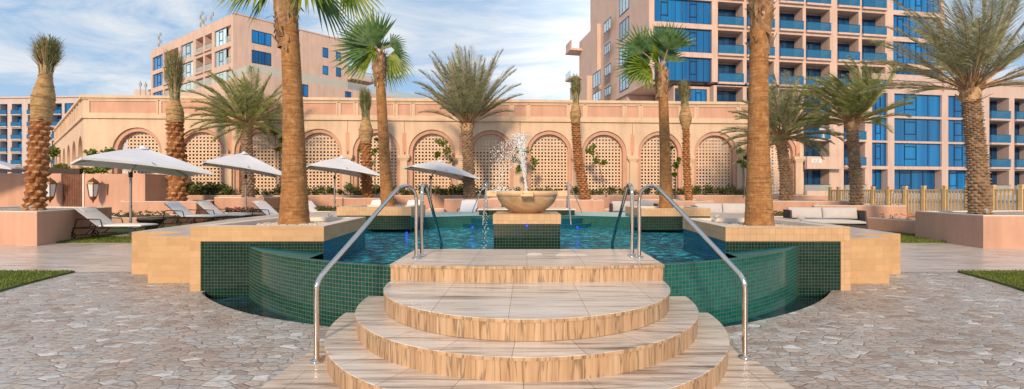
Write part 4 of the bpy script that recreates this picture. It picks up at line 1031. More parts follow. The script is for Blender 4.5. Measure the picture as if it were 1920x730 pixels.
for (x0, x1, ya, yb) in ((472, 508, 60, 84), (472, 508, 97, 121), (605, 615, 90, 108), (605, 615, 124, 140), (630, 639, 127, 144), (630, 639, 98, 114)):
    u0, u1 = U2(x0), U2(x1); Ym = LF2.Y((u0+u1)/2); window(LF2, u0, u1, pz(yb, Ym), pz(ya, Ym), -.06, lh, 3 if x1-x0 > 20 else 1, 'glass', (), .1)
for z0 in (19.7, 15.6): window(LF2, e1+.3, U2(690), z0+.2, z0+3.4, 1.10, lh, 6, 'glass', (1,), .1)
balcony(LF2, e1, e3, 19.6, lh, 1.45, 'railpale'); balcony(LF2, e1, e3, 24.4, lh, 1.45, 'railpale')
# lower terrace block in front of it
C1 = (px(474, 60), 60.0); zl = pz(136, 60)
tbk = thing('terrace_block', 'lower pink block with a glass parapet in front of the left hotel block', 'building', (C1[0], C1[1], 0))
d1 = Vector((-1288, 830)).normalized(); d2 = Vector((766, 830)).normalized()
TB1 = Fr((C1[0]+d1.x*30, C1[1]+d1.y*30), C1); TB2 = Fr(C1, (C1[0]+d2.x*44, C1[1]+d2.y*44)); tl = TB2.u(797)
b = MB(); b.prism([TB1.A.to_tuple(), C1, tuple(TB2.A + TB2.d*tl), tuple(TB2.A + TB2.d*tl + TB2.n*10), (C1[0]+1, C1[1]+14), tuple(TB1.A + TB1.n*10)], 0, zl, 0); b.build('wall', M['tower'], tbk)
b = MB(); b.box(0, TB1.len, .02, .06, zl, zl+1.15, T=TB1.T); b.box(.06, tl, .02, .06, zl, zl+1.15, T=TB2.T); b.build('glass_parapet', M['railpale'], tbk)
for (x0, x1, ya, yb) in ((559, 577, 158, 181), (647, 658, 172, 185)):
    u0, u1 = TB2.u(x0), TB2.u(x1); Ym = TB2.Y((u0+u1)/2); window(TB2, u0, u1, pz(yb, Ym), pz(ya, Ym), -.06, tbk, 2, 'glass', (), .1)
# antennas
for (x, y0, y1, k, lab) in ((377, 52, 22, 4, 'antenna mast on the hotel roof, tallest of three'), (383, 52, 32, 3, 'short antenna mast beside the tallest on the hotel roof'), (397, 45, 24, 2, 'thin antenna mast nearest the corner of the hotel roof'), (299, 92, 62, 5, 'lattice antenna mast at the left end of the hotel roof')):
    Yq = 84 if x > 320 else 92; X = px(x, Yq); z0, z1 = 30.5, pz(y1, Yq)
    t = thing('antenna_mast', lab, 'antenna', (X, Yq, z0), 'roof antennas')
    b = MB(); b.tube([(X, Yq, z0), (X, Yq, z1)], .07, 6); b.build('mast', M['plastic'], t)
    for q in range(k):
        b = MB(); zq = z1 - .3 - q*.75; s_ = -1 if q % 2 else 1; b.box(X + s_*.12, X + s_*.34, Yq-.1, Yq+.1, zq-.3, zq+.35); b.tube([(X, Yq, zq), (X+s_*.2, Yq, zq)], .03, 5); b.build('aerial_panel', M['plastic'], t)
for (x, y1, lab) in ((263, 152, 'small aerial pole left of the hotel block'), (273, 154, 'small aerial pole with dish left of the hotel block')):
    Yq = 95; X = px(x, Yq); t = thing('aerial_pole', lab, 'antenna', (X, Yq, 0)); b = MB(); b.tube([(X, Yq, 18), (X, Yq, pz(y1, Yq))], .08, 6); b.box(X-.25, X+.25, Yq-.1, Yq+.1, pz(y1+6, Yq)-.4, pz(y1+6, Yq)+.3); b.build('pole', M['plastic'], t)
b = MB(); b.box(px(252, 97), px(300, 97), 97, 110, 0, pz(168, 97)); b.box(px(285, 97), px(330, 97), 96, 110, 0, pz(172, 96)); tag(b.build('roof_annex', M['farwhite']), 'pale low rooftop annex left of the hotel block, under two aerial poles', 'building')
# ---- far apartment block at the left edge
fbk = thing('apartment_block', 'distant pale apartment block with rows of blue windows at the left edge', 'building', (-130, 115, 0))
FF = Fr((px(-60, 116), 116), (px(152, 114), 114)); ff = [(z, z+2.75) for z in (2.0, 5.3, 8.6, 11.9, 15.2, 18.5, 21.6)][:7]
fbays = [(FF.u(a), FF.u(c), k) for a, c, k in ((-50, -30, 'B'), (-22, -6, 'B'), (0, 14, 'B'), (22, 41, 'B'), (52, 68, 'B'), (76, 92, 'B'), (97, 116, 'B'), (121, 148, 'W'))]
facade(FF, fbays, ff, fbk, 'farwhite', ztop=25.8, dep=1.6, edges=(0, FF.len))
for u0, u1, k in fbays[2:]:
    for f0, f1 in ff:
        window(FF, u0, u1, f0, f1, 1.4 if k == 'B' else .2, fbk, 2, 'glass', (), .12)
        if k == 'B': balcony(FF, u0, u1, f0, fbk, .3, 'railglass')
b = MB(); b.box(0, FF.len, -.3, 2, 25.81, 26.2, T=FF.T); b.build('roof_edge', M['farwhite'], fbk)
# ---- timber fence at right
FX = [1556.4, 1572, 1604, 1637, 1666, 1697.5, 1732, 1771.5, 1815, 1861.6, 1915, 1975]
fA, fB = Vector((px(1556, 21.8), 21.8)), Vector((px(1915, 14.4), 14.4)); FN = Fr(fA, fB)
fc = thing('timber_fence', 'tan painted picket fence with square posts at right', 'fence', (fA.x, fA.y, 0)); pu = [FN.u(x) for x in FX]
def ft_(u): t = u/FN.len; return 1.50 - .0*t
b = MB(); b.box(-.3, pu[-1]+.2, -.15, .15, 0, .50, T=FN.T); b.build('base_wall', M['pink'], fc)
for i, u in enumerate(pu):
    b = MB(); b.box(u-.055, u+.055, -.055, .055, .501, 1.60, T=FN.T); o = b.build('post', M['fence'], fc, bevel=.008)
    b = MB(); b.box(u-.042, u+.042, -.042, .042, 1.601, 1.63, T=FN.T); b.box(u-.062, u+.062, -.062, .062, 1.631, 1.70, T=FN.T); b.build('post_cap', M['fence'], o)
    if i < len(pu)-1:
        b = MB(); u1 = pu[i+1]; n = max(4, round((u1-u)/.115))
        b.box(u+.076, u1-.076, -.025, .025, 1.50, 1.56, T=FN.T); b.box(u+.076, u1-.076, -.025, .025, .56, .62, T=FN.T)
        for k in range(1, n): c = u + (u1-u)*k/n; b.box(c-.021, c+.021, -.018, .018, .5, 1.50, T=FN.T)
        b.build('picket_panel', M['fence'], fc)

# ================================================================== PALMS
def cosx(x): return math.cos(math.atan((x-VX)/F))**.85
def trunk_mesh(b, path, r0, r1, rows, cols, depth, seed=0, flare=0, m=0, swirl=.5):
    P = [Vector(p) for p in path]; sp = smooth_path(P, 8); n = len(sp); vr, vc = rows*4, cols*4; rws = []
    for i in range(vr+1):
        t = i/vr; k = min(n-2, int(t*(n-1))); f = t*(n-1)-k; c = sp[k].lerp(sp[k+1], f); r = r0+(r1-r0)*t
        r *= 1 + flare*math.exp(-t*9); rw = []; row = int(i/4); vv = (i % 4)/4
        for j in range(vc):
            u = (j/4 + (row % 2)*swirl) % 1.0; cu_ = 1-abs(2*u-1)
            cell = noise.noise(Vector((row*3.1+seed, int(j/4+(row % 2)*swirl) % cols*2.7, .5)))
            pr = (vv**.8)*(cu_**.55)*depth*(1+1.1*cell)
            a = 2*math.pi*(j+.8*cell)/vc; rr = r + pr*r - depth*r*.3; rw.append((c.x+rr*math.cos(a), c.y+rr*math.sin(a), c.z - .3*pr*r))
        rws.append(rw)
    b.grid(rws, m, closed=True, smooth=False); b.face(rws[-1], m)
    k0 = len(b.f) - 1 - vr*vc
    for i in range(vr):
        if i % 4 == 3 and True:
            for j in range(vc):
                if j % 4 in ((1, 2) if (i//4) % 2 == 0 else (3, 0)) and noise.noise(Vector((i*1.7+seed, j//2*2.3, 1.5))) > -.12: b.m[k0 + i*vc + j] = 2
def frond(b, o, az, el, L, droop, n=15, leaf=.36, rn=rnd, wind=(0, 0), m=0, lw=.02, start=.22, tw=0, curl=0):
    p = Vector(o); d = Vector((math.cos(az)*math.cos(el), math.sin(az)*math.cos(el), math.sin(el))); st = L/n; pts = [p.copy()]; ds = [d.copy()]
    for i in range(n):
        t = i/n; d = (d + Vector((wind[0]*t, wind[1]*t, -droop*t*(.6+t)))/n*2.0).normalized(); p = p + d*st; pts.append(p.copy()); ds.append(d.copy())
    for i in range(n):                                  # rachis
        w = .022*(1-i/n)+.004; s_ = ds[i].cross(Vector((0, 0, 1))).normalized(); u_ = s_.cross(ds[i])
        w2 = .022*(1-(i+1)/n)+.004
        b.face([pts[i]-s_*w, pts[i]+s_*w, pts[i+1]+s_*w2, pts[i+1]-s_*w2], 1); b.face([pts[i]-u_*w, pts[i]+u_*w, pts[i+1]+u_*w2, pts[i+1]-u_*w2], 1)
    N_ = n*4
    for i in range(N_):
        t = start + (1-start)*i/N_; k = min(n-1, int(t*n)); f = t*n-k; q = pts[k].lerp(pts[k+1], f); dd = ds[k]
        s_ = dd.cross(Vector((0, 0, 1))); s_ = s_.normalized() if s_.length > .05 else Vector((math.sin(az), -math.cos(az), 0)); u_ = s_.cross(dd).normalized()
        ll = leaf*L*(math.sin(math.pi*(.18+.80*t))**.7)*.5*rn.uniform(.8, 1.15)
        for sg in (-1, 1):
            fwd = .75 + .5*t + rn.uniform(-.15, .15); v = (dd*fwd + s_*sg*(1.0-.25*t) + u_*rn.uniform(.0, .55) + Vector((wind[0], wind[1], 0))*.25).normalized()
            v2 = (v + Vector((0, 0, -.35*rn.random()))).normalized(); w = dd*lw*.6 + u_*lw*.6
            a = q; c = q + v*ll*.55; e = c + v2*ll*.5
            b.face([a - w*.5, a + w*.5, c + w*.5, c - w*.5], m); b.face([c - w*.5, c + w*.5, e], m)
def date_palm(label, base, crown, Y, w0, w1, L, n, bend=0, wind=(0, 0), elr=(-12, 82), droop=1.0, leafm='date_leaf', zb=None, bark_='bark_date', rows=None, seed=1, husk=True, azb=None, lw=.02):
    rn = random.Random(seed); k = Y/F; bx, bz = px(base[0], Y), pz(base[1], Y) if zb is None else zb; cx_, cz = px(crown[0], Y), pz(crown[1], Y)
    t = thing('date_palm', label, 'palm tree', (bx, Y, bz), 'date palms with open crowns')
    b = MB(); H = cz-bz; trunk_mesh(b, [(bx, Y, bz-.15), (bx+(cx_-bx)*.35+bend, Y, bz+H*.4), (bx+(cx_-bx)*.75+bend*.7, Y, bz+H*.75), (cx_, Y, cz)], w0*k/2*cosx(base[0]), w1*k/2*cosx(base[0]), rows or int(H/.095), 10, .34, seed, .12)
    b.build('trunk', [M[bark_], M[bark_], M[bark_]], t)
    top = Vector((cx_, Y, cz)); b = MB(); rr = w1*k/2*cosx(base[0])
    if husk:
        for i in range(44):
            a = rn.uniform(0, 6.28); z = rn.uniform(-.30, .10); d = Vector((math.cos(a), math.sin(a), rn.uniform(.5, 1.6))).normalized(); p = top + Vector((math.cos(a)*rr*.85, math.sin(a)*rr*.85, z)); l = rn.uniform(.16, .36); s_ = Vector((-math.sin(a), math.cos(a), 0))*.055
            b.face([p-s_, p+s_, p+s_*.5+d*l, p-s_*.4+d*l]); b.face([p-s_+Vector((0, 0, -.05)), p-s_*.5+d*l, p+s_*.3+d*l*.9])
        b.lathe([(rr*.95, -.32), (rr*1.25, -.1), (rr*1.1, .08), (.02, .2)], tuple(top), 14); b.build('leaf_bases', M['husk'], t)
    b = MB()
    for i in range(n):
        az = 2*math.pi*i*.618034 + rn.uniform(-.2, .2); q = (i+.5)/n; el = R(elr[1] + (elr[0]-elr[1])*q**1.1 + rn.uniform(-7, 7)); l = L*rn.uniform(.8, 1.08)*(.8+.2*math.sin(math.pi*min(1, q+.2)))
        frond(b, top + Vector((math.cos(az)*rr*.5, math.sin(az)*rr*.5, .05)), az, el, l, droop*rn.uniform(.6, 1.3), 14, .42, rn, wind, 0, lw)
    b.build('crown', [M[leafm], M['husk']], t); return t
date_palm('broad date palm with drooping crown left of the near left fan palm', (466, 368), (462, 236), 23.2, 24, 20, 3.1, 60, 0, (-.25, 0), (-14, 84), .75, 'date_leaf2', zb=1.14, seed=4, lw=.03)
date_palm('upright date palm with vase shaped crown just left of the fountain', (880, 366), (876, 236), 22.4, 22, 20, 3.9, 62, 0, (-.12, 0), (30, 86), .45, 'date_leaf', zb=1.08, seed=8, lw=.028)
date_palm('date palm with grey green drooping crown right of the near right fan palm', (1475, 372), (1464, 262), 21.0, 24, 20, 3.2, 60, .05, (-.15, 0), (-18, 84), .8, 'date_leaf', zb=1.02, seed=12, lw=.028)
date_palm('date palm with windswept green crown behind the right sofa', (1607, 384), (1597, 232), 18.6, 25, 21, 2.9, 56, .0, (-1.15, 0), (0, 82), .5, 'date_leaf2', zb=.90, seed=21, lw=.026)
date_palm('largest date palm with full grey green crown in the far right planter', (1837, 400), (1819, 172), 12.7, 43, 34, 3.3, 48, .03, (-.35, 0), (12, 84), .40, 'date_leaf', zb=.82, seed=33, rows=58, lw=.019)

def bound_palm(label, base, top, Y, w0, w1, sack, fronds, sackw, flare, seed, zb, bark_='bark_new', cols=8, rows=None, sl=0, cover=True):
    """top: picture point of the trunk top; sack: (x,y) where the sacking ends; fronds: (x,y) of the tuft end."""
    rn = random.Random(seed); k = Y/F; c_ = cosx(base[0]); w0 *= c_; w1 *= c_; sackw *= c_; flare *= c_; P = lambda q: Vector((px(q[0], Y), Y, pz(q[1], Y))); B = Vector((px(base[0], Y), Y, zb)); T_, S_, E_ = P(top), P(sack), P(fronds)
    t = thing('wrapped_palm', label, 'palm tree', tuple(B), 'date palms with tied up crowns')
    b = MB(); mid = B.lerp(T_, .5) + Vector((sl, 0, 0)); H = T_.z-B.z
    trunk_mesh(b, [B-Vector((0, 0, .15)), mid, T_], w0*k/2, w1*k/2, rows or int(H/.11), cols, .42, seed, .05); b.build('trunk', [M[bark_], M[bark_], M['cut_end']], t)
    b = MB(); rws = []; n = 14
    for i in range(n+1):
        q = i/n; c = T_.lerp(S_, q) - Vector((0, 0, .12*(1-q))); hm = lambda t_: t_*t_*(3-2*t_); r = k*.5*((w1*1.06)*(1-hm(min(1, q/.45))) + sackw*hm(min(1, q/.45))) if q < .45 else k*.5*(sackw*(1-hm((q-.45)/.55)) + sackw*.56*hm((q-.45)/.55))
        rws.append([(c.x + r*math.cos(2*math.pi*j/18)*(1+.10*noise.noise(Vector((j*.9, i*.6, seed)))), c.y + r*math.sin(2*math.pi*j/18), c.z + .03*noise.noise(Vector((j*.6, i*.8, seed+4)))) for j in range(18)])
    b.grid(rws, 0, closed=True); b.build('sacking', M['burlap'], t)
    b = MB()
    for q in (.12, .3, .52, .75, .96):
        i = int(q*n); c = sum((Vector(v) for v in rws[i]), Vector())/18; b.tube([c + (Vector(v)-c)*1.03 + Vector((0, 0, .05*math.sin(j*.35+q*9))) for j, v in enumerate(rws[i]+rws[i][:1])], .008, 5, caps=False)
    b.build('binding_rope', M['twig'], t)
    b = MB(); ax = (E_-S_); hl = ax.length; ax.normalize()
    for i in range(1150):
        a = rn.uniform(0, 6.28); rr = rn.random()**.5; p = S_ + Vector((math.cos(a), math.sin(a), 0))*rr*sackw*k*.28 - ax*.05
        e = S_ + ax*hl*rn.uniform(.45, 1.0)*(1.05-.12*rr) + Vector((math.cos(a), math.sin(a), 0))*rr*flare*k*.5*rn.uniform(.7, 1.2); m_ = p.lerp(e, .45) - Vector((math.cos(a), math.sin(a), 0))*rr*flare*k*.12
        w = Vector((-math.sin(a), math.cos(a), 0))*.019; m0 = 1 if rn.random() < .22 else 0
        b.face([p-w, p+w, m_+w, m_-w], m0); b.face([m_-w, m_+w, e], m0)
        for g_ in range(2):
            q = rn.uniform(.4, 1); c = m_.lerp(e, q); v = Vector((math.cos(a)+rn.gauss(0, .5), math.sin(a)+rn.gauss(0, .5), rn.uniform(.4, 1.6))).normalized()*hl*rn.uniform(.05, .13); b.face([c-w*.5, c+w*.5, c+v], m0)
    for i in range(26):
        a = rn.uniform(0, 6.28); p = S_ + ax*hl*rn.uniform(.0, .5); v = Vector((math.cos(a), math.sin(a)*.5, rn.uniform(-.5, .5)))*flare*k*rn.uniform(.4, .85); w = Vector((0, 0, .006)); b.face([p-w, p+w, p+v], 1)
    b.build('tied_fronds', [M['bound_leaf'], M['husk']], t); return t
bound_palm('tallest wrapped date palm in the far left planter', (64, 392), (77, 222), 13.7, 42, 37, (86, 138), (92, 66), 46, 66, 3, .86, rows=18, cols=7)
bound_palm('wrapped date palm with shaggy tuft behind the left sun loungers', (333, 377), (329, 226), 22.6, 35, 31, (328, 186), (326, 90), 33, 44, 5, .98, rows=17, cols=7)
bound_palm('wrapped date palm with dark green tuft beside the left rear fan palm', (689, 371), (686, 265), 23.0, 21, 19, (686, 222), (684, 163), 27, 26, 9, 1.12, rows=20, cols=7)
bound_palm('thinnest wrapped palm right of the water jet', (1100, 373), (1079, 228), 22.4, 20, 15, (1080, 193), (1079, 138), 21, 21, 14, 1.04, 'bark_new', 6, 40, -.12)
bound_palm('thin wrapped palm with flared tuft right of the right rear fan palm', (1292, 371), (1286, 238), 22.0, 15, 13, (1284, 197), (1281, 150), 24, 29, 19, 1.0, 'bark_new', 6, 38, -.05)

def fan(b, o, d, pet, rad, n, droop, rn, spread=118, up=Vector((0, 0, 1)), m=0, wk=1.0):
    d = Vector(d).normalized(); s_ = d.cross(up).normalized(); u_ = s_.cross(d).normalized(); h = Vector(o); st = pet/5; pts = [h.copy()]; dd = d.copy()
    for i in range(5): dd = (dd + Vector((0, 0, -.07*droop))).normalized(); h = h + dd*st; pts.append(h.copy())
    for i in range(5): b.face([pts[i]-s_*.018, pts[i]+s_*.018, pts[i+1]+s_*.013, pts[i+1]-s_*.013], 1); b.face([pts[i]-u_*.012, pts[i]+u_*.012, pts[i+1]+u_*.01, pts[i+1]-u_*.01], 1)
    s_ = dd.cross(up).normalized(); u_ = s_.cross(dd).normalized(); hub = pts[-1]
    for k in range(n):
        a = R(-spread + 2*spread*k/(n-1)); v = dd*math.cos(a) + s_*math.sin(a) + u_*(.22*abs(math.sin(a))+.05*((k % 2)*2-1)); v.normalize()
        l = rad*(.72+.28*math.cos(a*.7))*rn.uniform(.88, 1.08); side = v.cross(u_).normalized(); w = rad*.034*wk; p = hub.copy(); vv = v.copy(); prev = None
        for q, (t0, ww) in enumerate(((.0, .15), (.28, 1.0), (.55, .95), (.80, .5), (1.0, .0))):
            c = hub + v*l*t0 + Vector((0, 0, -1))*droop*l*.42*t0**2.4; tilt = u_*w*.35*((k % 2)*2-1)
            cur = (c - side*w*ww + tilt*ww, c + side*w*ww - tilt*ww)
            if prev: b.face([prev[0], prev[1], cur[1], cur[0]] if ww else [prev[0], prev[1], c], m)
            prev = cur
def fan_palm(label, base, Y, zb, top, w0_, w1_, fans, seed, leafm='fan_leaf', sheath=.9, flare=.25, n=22, rad=1.0, pet=.8, elr=(-25, 80), auto=14, mid=None, wind=(0, 0), droop=1.0, spr=105):
    w0, w1 = w0_*cosx(base), w1_*cosx(base); rn = random.Random(seed); k = Y/F; B = Vector((px(base, Y), Y, zb)); T_ = Vector((px(top[0], Y), Y, pz(top[1], Y)))
    t = thing('fan_palm', label, 'palm tree', tuple(B), 'fan palms in the pool planters')
    b = MB(); H = T_.z - B.z; prof = []; nr = 420
    pathp = smooth_path([B-Vector((0, 0, .1)), B.lerp(T_, .35)+Vector(((mid or 0), 0, 0)), B.lerp(T_, .7)+Vector(((mid or 0)*.8, 0, 0)), T_], 12); rws = []; uvs = []
    for i in range(nr+1):
        q = i/nr; f = q*(len(pathp)-1); j = min(len(pathp)-2, int(f)); c = pathp[j].lerp(pathp[j+1], f-j); r = (w1 + (w0-w1)*math.exp(-q*3.2)*1.0)*k/2; r *= 1 + flare*math.exp(-q*16)*.35
        r *= 1 + .016*noise.noise(Vector((0, 0, q*60+seed))) + .034*((q*H/.058) % 1.0); rws.append([(c.x+r*(1+.03*noise.noise(Vector((math.cos(a_)*2, math.sin(a_)*2, q*9+seed))))*math.cos(a_), c.y+r*math.sin(a_), c.z) for a_ in [2*math.pi*jj/40 for jj in range(40)]])
    b.grid(rws, 0, closed=True); b.build('trunk', M['bark_fan'], t)
    # fibrous sheath and dead leaf bases under the crown
    b = MB(); r = w1*k/2; rws = []
    for i in range(18):
        q = i/17; c = T_ - Vector((0, 0, sheath*(1-q))); rr = r*(1.02 + .42*math.sin(math.pi*q*.8)**2 + .12*q); rws.append([(c.x+rr*(1+.22*noise.noise(Vector((jj*.8, i*.5, seed))))*math.cos(2*math.pi*jj/22), c.y+rr*(1+.22*noise.noise(Vector((jj*.8, i*.5, seed+9))))*math.sin(2*math.pi*jj/22), c.z) for jj in range(22)])
    b.grid(rws, 0, closed=True, smooth=False)
    for i in range(64):
        a = rn.uniform(0, 6.28); q = rn.random(); p = T_ - Vector((0, 0, sheath*(1-q)*.98)) + Vector((math.cos(a), math.sin(a), 0))*r*1.18; d = Vector((math.cos(a), math.sin(a), rn.uniform(.6, 2.8)*(1 if rn.random() < .75 else -1.2))).normalized(); l = rn.uniform(.12, .30)*min(1.3, r/.17); s_ = Vector((-math.sin(a), math.cos(a), 0))*r*rn.uniform(.15, .34); e = p + d*l
        b.face([p-s_, p+s_, e+s_*.6, e-s_*.35], 1 if rn.random() < .4 else 0); b.face([p-s_-Vector((0, 0, .04)), e-s_*.35, e + d*l*.3], 0)
    b.build('leaf_base_sheath', [M['fibre'], M['husk']], t)
    b = MB()
    for (dx, dy, dz, pp, rr_, dr, mm) in fans: fan(b, T_, (dx, dy, dz), pp, rr_, n, dr, rn, m=mm, up=Vector((.25*dx, -1, .35)), spread=spr)
    for i in range(auto):
        az = 2*math.pi*i*.618; q = (i+.5)/auto; el = R(elr[1]+(elr[0]-elr[1])*q + rn.uniform(-6, 6)); d = Vector((math.cos(az)*math.cos(el)+wind[0], math.sin(az)*math.cos(el)+wind[1], math.sin(el)))
        fan(b, T_, d, pet*rn.uniform(.8, 1.15), rad*rn.uniform(.85, 1.1), n, droop*rn.uniform(.6, 1.3), rn, m=0 if rn.random() < .6 else 2)
    b.build('crown', [M[leafm], M['husk'], M['fan_leaf_y']], t); return t
fan_palm('near left fan palm with thick orange trunk in the large left planter', 552, 7.58, .86, (537, -46), 61, 31,
         [(-.80, -.10, .10, .34, .82, .8, 2), (-.55, .55, .30, .45, .80, 1.0, 0), (.80, -.10, .12, .34, .80, .9, 2), (.98, .30, .22, .95, .66, 1.2, 2), (.45, .8, .15, .5, .85, 1.0, 0), (-.9, .5, .55, .6, .85, .9, 0)], 41, 'fan_leaf', 1.25, .3, 34, .95, .7, (32, 82), 11, .04, spr=88)
fan_palm('near right fan palm with thick orange trunk in the large right planter', 1424, 7.25, .84, (1427, -72), 59, 31, [], 43, 'fan_leaf', 1.55, .3, 30, 1.0, .75, (22, 80), 15, -.03)
fan_palm('leaning fan palm in the left rear pool planter', 728, 13.5, .96, (711, 100), 27, 17,
         [(-.42, -.2, 1, .22, 1.20, .12, 0), (-.95, -.1, .40, .25, 1.20, .35, 0), (-1, .1, -.05, .20, 1.0, .6, 2), (.80, -.1, .62, .42, .60, .7, 0), (.80, .1, .10, .30, .78, 1.3, 2), (.50, .2, -.4, .15, .8, 1.1, 0), (.15, .5, .9, .15, .62, .3, 0), (-.2, -.3, .2, .06, .5, 1.2, 2)], 47, 'fan_leaf', 1.0, .3, 26, auto=0, pet=.4, rad=.6, mid=-.02, spr=64)
fan_palm('windswept fan palm in the right rear pool planter', 1249, 13.5, .93, (1241, 128), 28, 17,
         [(-.85, -.1, .70, .75, .95, .15, 0), (-1, .1, .28, .55, .95, .35, 0), (-.75, -.3, .0, .40, .95, .5, 2), (-.3, .1, 1, .55, .9, .1, 0), (.25, -.2, 1, .55, .9, .2, 0), (.12, .3, .8, .35, .8, .3, 0), (-.6, .5, .5, .45, .9, .3, 0), (-.45, -.6, .35, .3, .8, .5, 2), (.3, .1, .6, .25, .7, .3, 0)], 53, 'fan_leaf', .9, .3, 30, auto=0, mid=.02, spr=62)

# ================================================================== SMALL TREES AND SHRUBS
def small_tree(label, basep, Y, zb, top, blobs, n=110, s=.16, leafm='tree_leaf', tw=.03, nm='young_tree', grp='young trees along the arcade'):
    rn = random.Random(int(basep*7)); k = Y/F; B = Vector((px(basep, Y), Y, zb)); T_ = Vector((px(top[0], Y), Y, pz(top[1], Y)))
    t = thing(nm, label, 'tree', tuple(B), grp); b = MB(); b.tube(smooth_path([B, B.lerp(T_, .5)+Vector((rn.uniform(-.06, .06), 0, 0)), T_], 4), [tw]*5+[tw*.6]*4, 6)
    for (x, y, rx, ry) in blobs:
        c = Vector((px(x, Y), Y, pz(y, Y))); b.tube([B.lerp(T_, rn.uniform(.45, .9)), c], [tw*.45, tw*.2], 5)
    b.build('trunk', M['twig'], t); b = MB()
    for (x, y, rx, ry) in blobs:
        for q in range(3): 
            c = (px(x + rn.uniform(-.5, .5)*rx, Y), Y + rn.uniform(-.4, .4)*rx*k, pz(y + rn.uniform(-.5, .5)*ry, Y)); leafball(b, c, rx*k*.62, rx*k*.6, ry*k*.6, n//3, s, 0, rn)
    b.build('crown', M[leafm], t)
small_tree('leafy young tree in front of the left corner of the arcade', 196, 24.2, .9, (192, 290), [(178, 290, 16, 12), (205, 285, 20, 12), (195, 318, 20, 8), (228, 300, 12, 10), (172, 320, 14, 8)], 200, .2)
small_tree('bright leafy tree behind the garden wall and the far left palm', 95, 25.5, .9, (97, 300), [(88, 300, 10, 14), (103, 290, 12, 16), (112, 312, 14, 10), (92, 320, 12, 10)], 220, .2)
small_tree('small tree with flat bushy crown above the second left umbrella pole', 299, 24.0, 1.0, (298, 338), [(282, 333, 20, 8), (306, 335, 18, 7), (268, 338, 10, 6)], 240, .13, 'date_leaf', .07)
small_tree('young tree with sparse leaves beside the near left trunk', 520, 24.8, 1.2, (516, 250), [(512, 248, 12, 8), (526, 265, 9, 8), (520, 280, 7, 6)], 110)
small_tree('staked young tree behind the leaning fan palm', 705, 24.8, 1.2, (703, 285), [(675, 283, 8, 7), (702, 283, 10, 10), (695, 305, 6, 5), (708, 262, 6, 5)], 80)
small_tree('young tree leaning in the arch left of the fountain date palm', 851, 24.8, 1.2, (835, 275), [(828, 268, 13, 9), (838, 285, 8, 8), (820, 290, 8, 6), (845, 300, 5, 5)], 110)
small_tree('young citrus tree behind the water jet', 990, 24.8, 1.2, (978, 275), [(965, 300, 8, 10), (985, 290, 12, 14), (998, 308, 10, 12), (972, 280, 9, 9), (975, 315, 9, 6)], 120)
small_tree('thin young tree in the arch right of the thinnest wrapped palm', 1137, 24.8, 1.2, (1120, 285), [(1106, 285, 9, 9), (1118, 300, 7, 7), (1132, 305, 7, 5), (1113, 275, 6, 5)], 90)
small_tree('climbing young tree right of the windswept fan palm', 1266, 24.8, 1.2, (1265, 300), [(1264, 312, 9, 9), (1262, 328, 8, 5), (1258, 276, 5, 4), (1272, 300, 6, 6)], 90)
small_tree('young tree with two leaf clumps left of the near right trunk', 1396, 24.8, 1.2, (1394, 280), [(1391, 283, 10, 8), (1393, 311, 11, 8), (1400, 295, 6, 5), (1386, 302, 5, 4)], 120)
rs = random.Random(5); x = 338
proto = []
for v in range(5):
    b = MB(); 
    for q in range(5): leafball(b, (rs.uniform(-.3, .3), rs.uniform(-.15, .15), rs.uniform(.12, .45)), .24, .2, .22, 46, .12, 0, rs)
    me_o = b.build('shrub', M['shrub']); proto.append(me_o)
used = [0]*5
while x < 1425:
    v = rs.randrange(5); o = proto[v] if not used[v] else proto[v].copy()
    if used[v]: sc.collection.objects.link(o)
    used[v] = 1; sh = AX.u(x); p = AX.T((sh, -.55, 1.22)); o.location = p; k = rs.uniform(.75, 1.2)*(1.3 if x < 420 else 1.0); o.scale = (k*1.2, k, k*rs.uniform(.8, 1.15)); o.rotation_euler = (0, 0, rs.uniform(0, 6.28))
    tag(o, 'small olive green shrub in the row planted along the foot of the arcade', 'shrub', 'shrubs along the foot of the arcade'); x += rs.uniform(13, 27) if x > 420 else 11
for v in range(5):
    if not used[v]: bpy.data.objects.remove(proto[v])
for (x, lab) in ((290, 'bright yellow green strappy plant left of the wrapped palm behind the loungers'), (311, 'small bright strappy plant touching the wrapped palm behind the loungers')):
    b = MB(); rn = random.Random(x)
    for i in range(34):
        a = rn.uniform(0, 6.28); d = Vector((math.cos(a), math.sin(a), rn.uniform(.6, 2.2))).normalized(); l = rn.uniform(.4, .8); s_ = Vector((-math.sin(a), math.cos(a), 0))*.04; p0 = Vector((px(x, 24.1), 24.1, 1.15)); b.face([p0-s_*.5, p0+s_*.5, p0+d*l*.5+s_, p0+d*l*.5-s_]); b.face([p0+d*l*.5-s_, p0+d*l*.5+s_, p0+d*l+Vector((0, 0, -.1))])
    tag(b.build('strappy_plant', M['agave']), lab, 'plant')

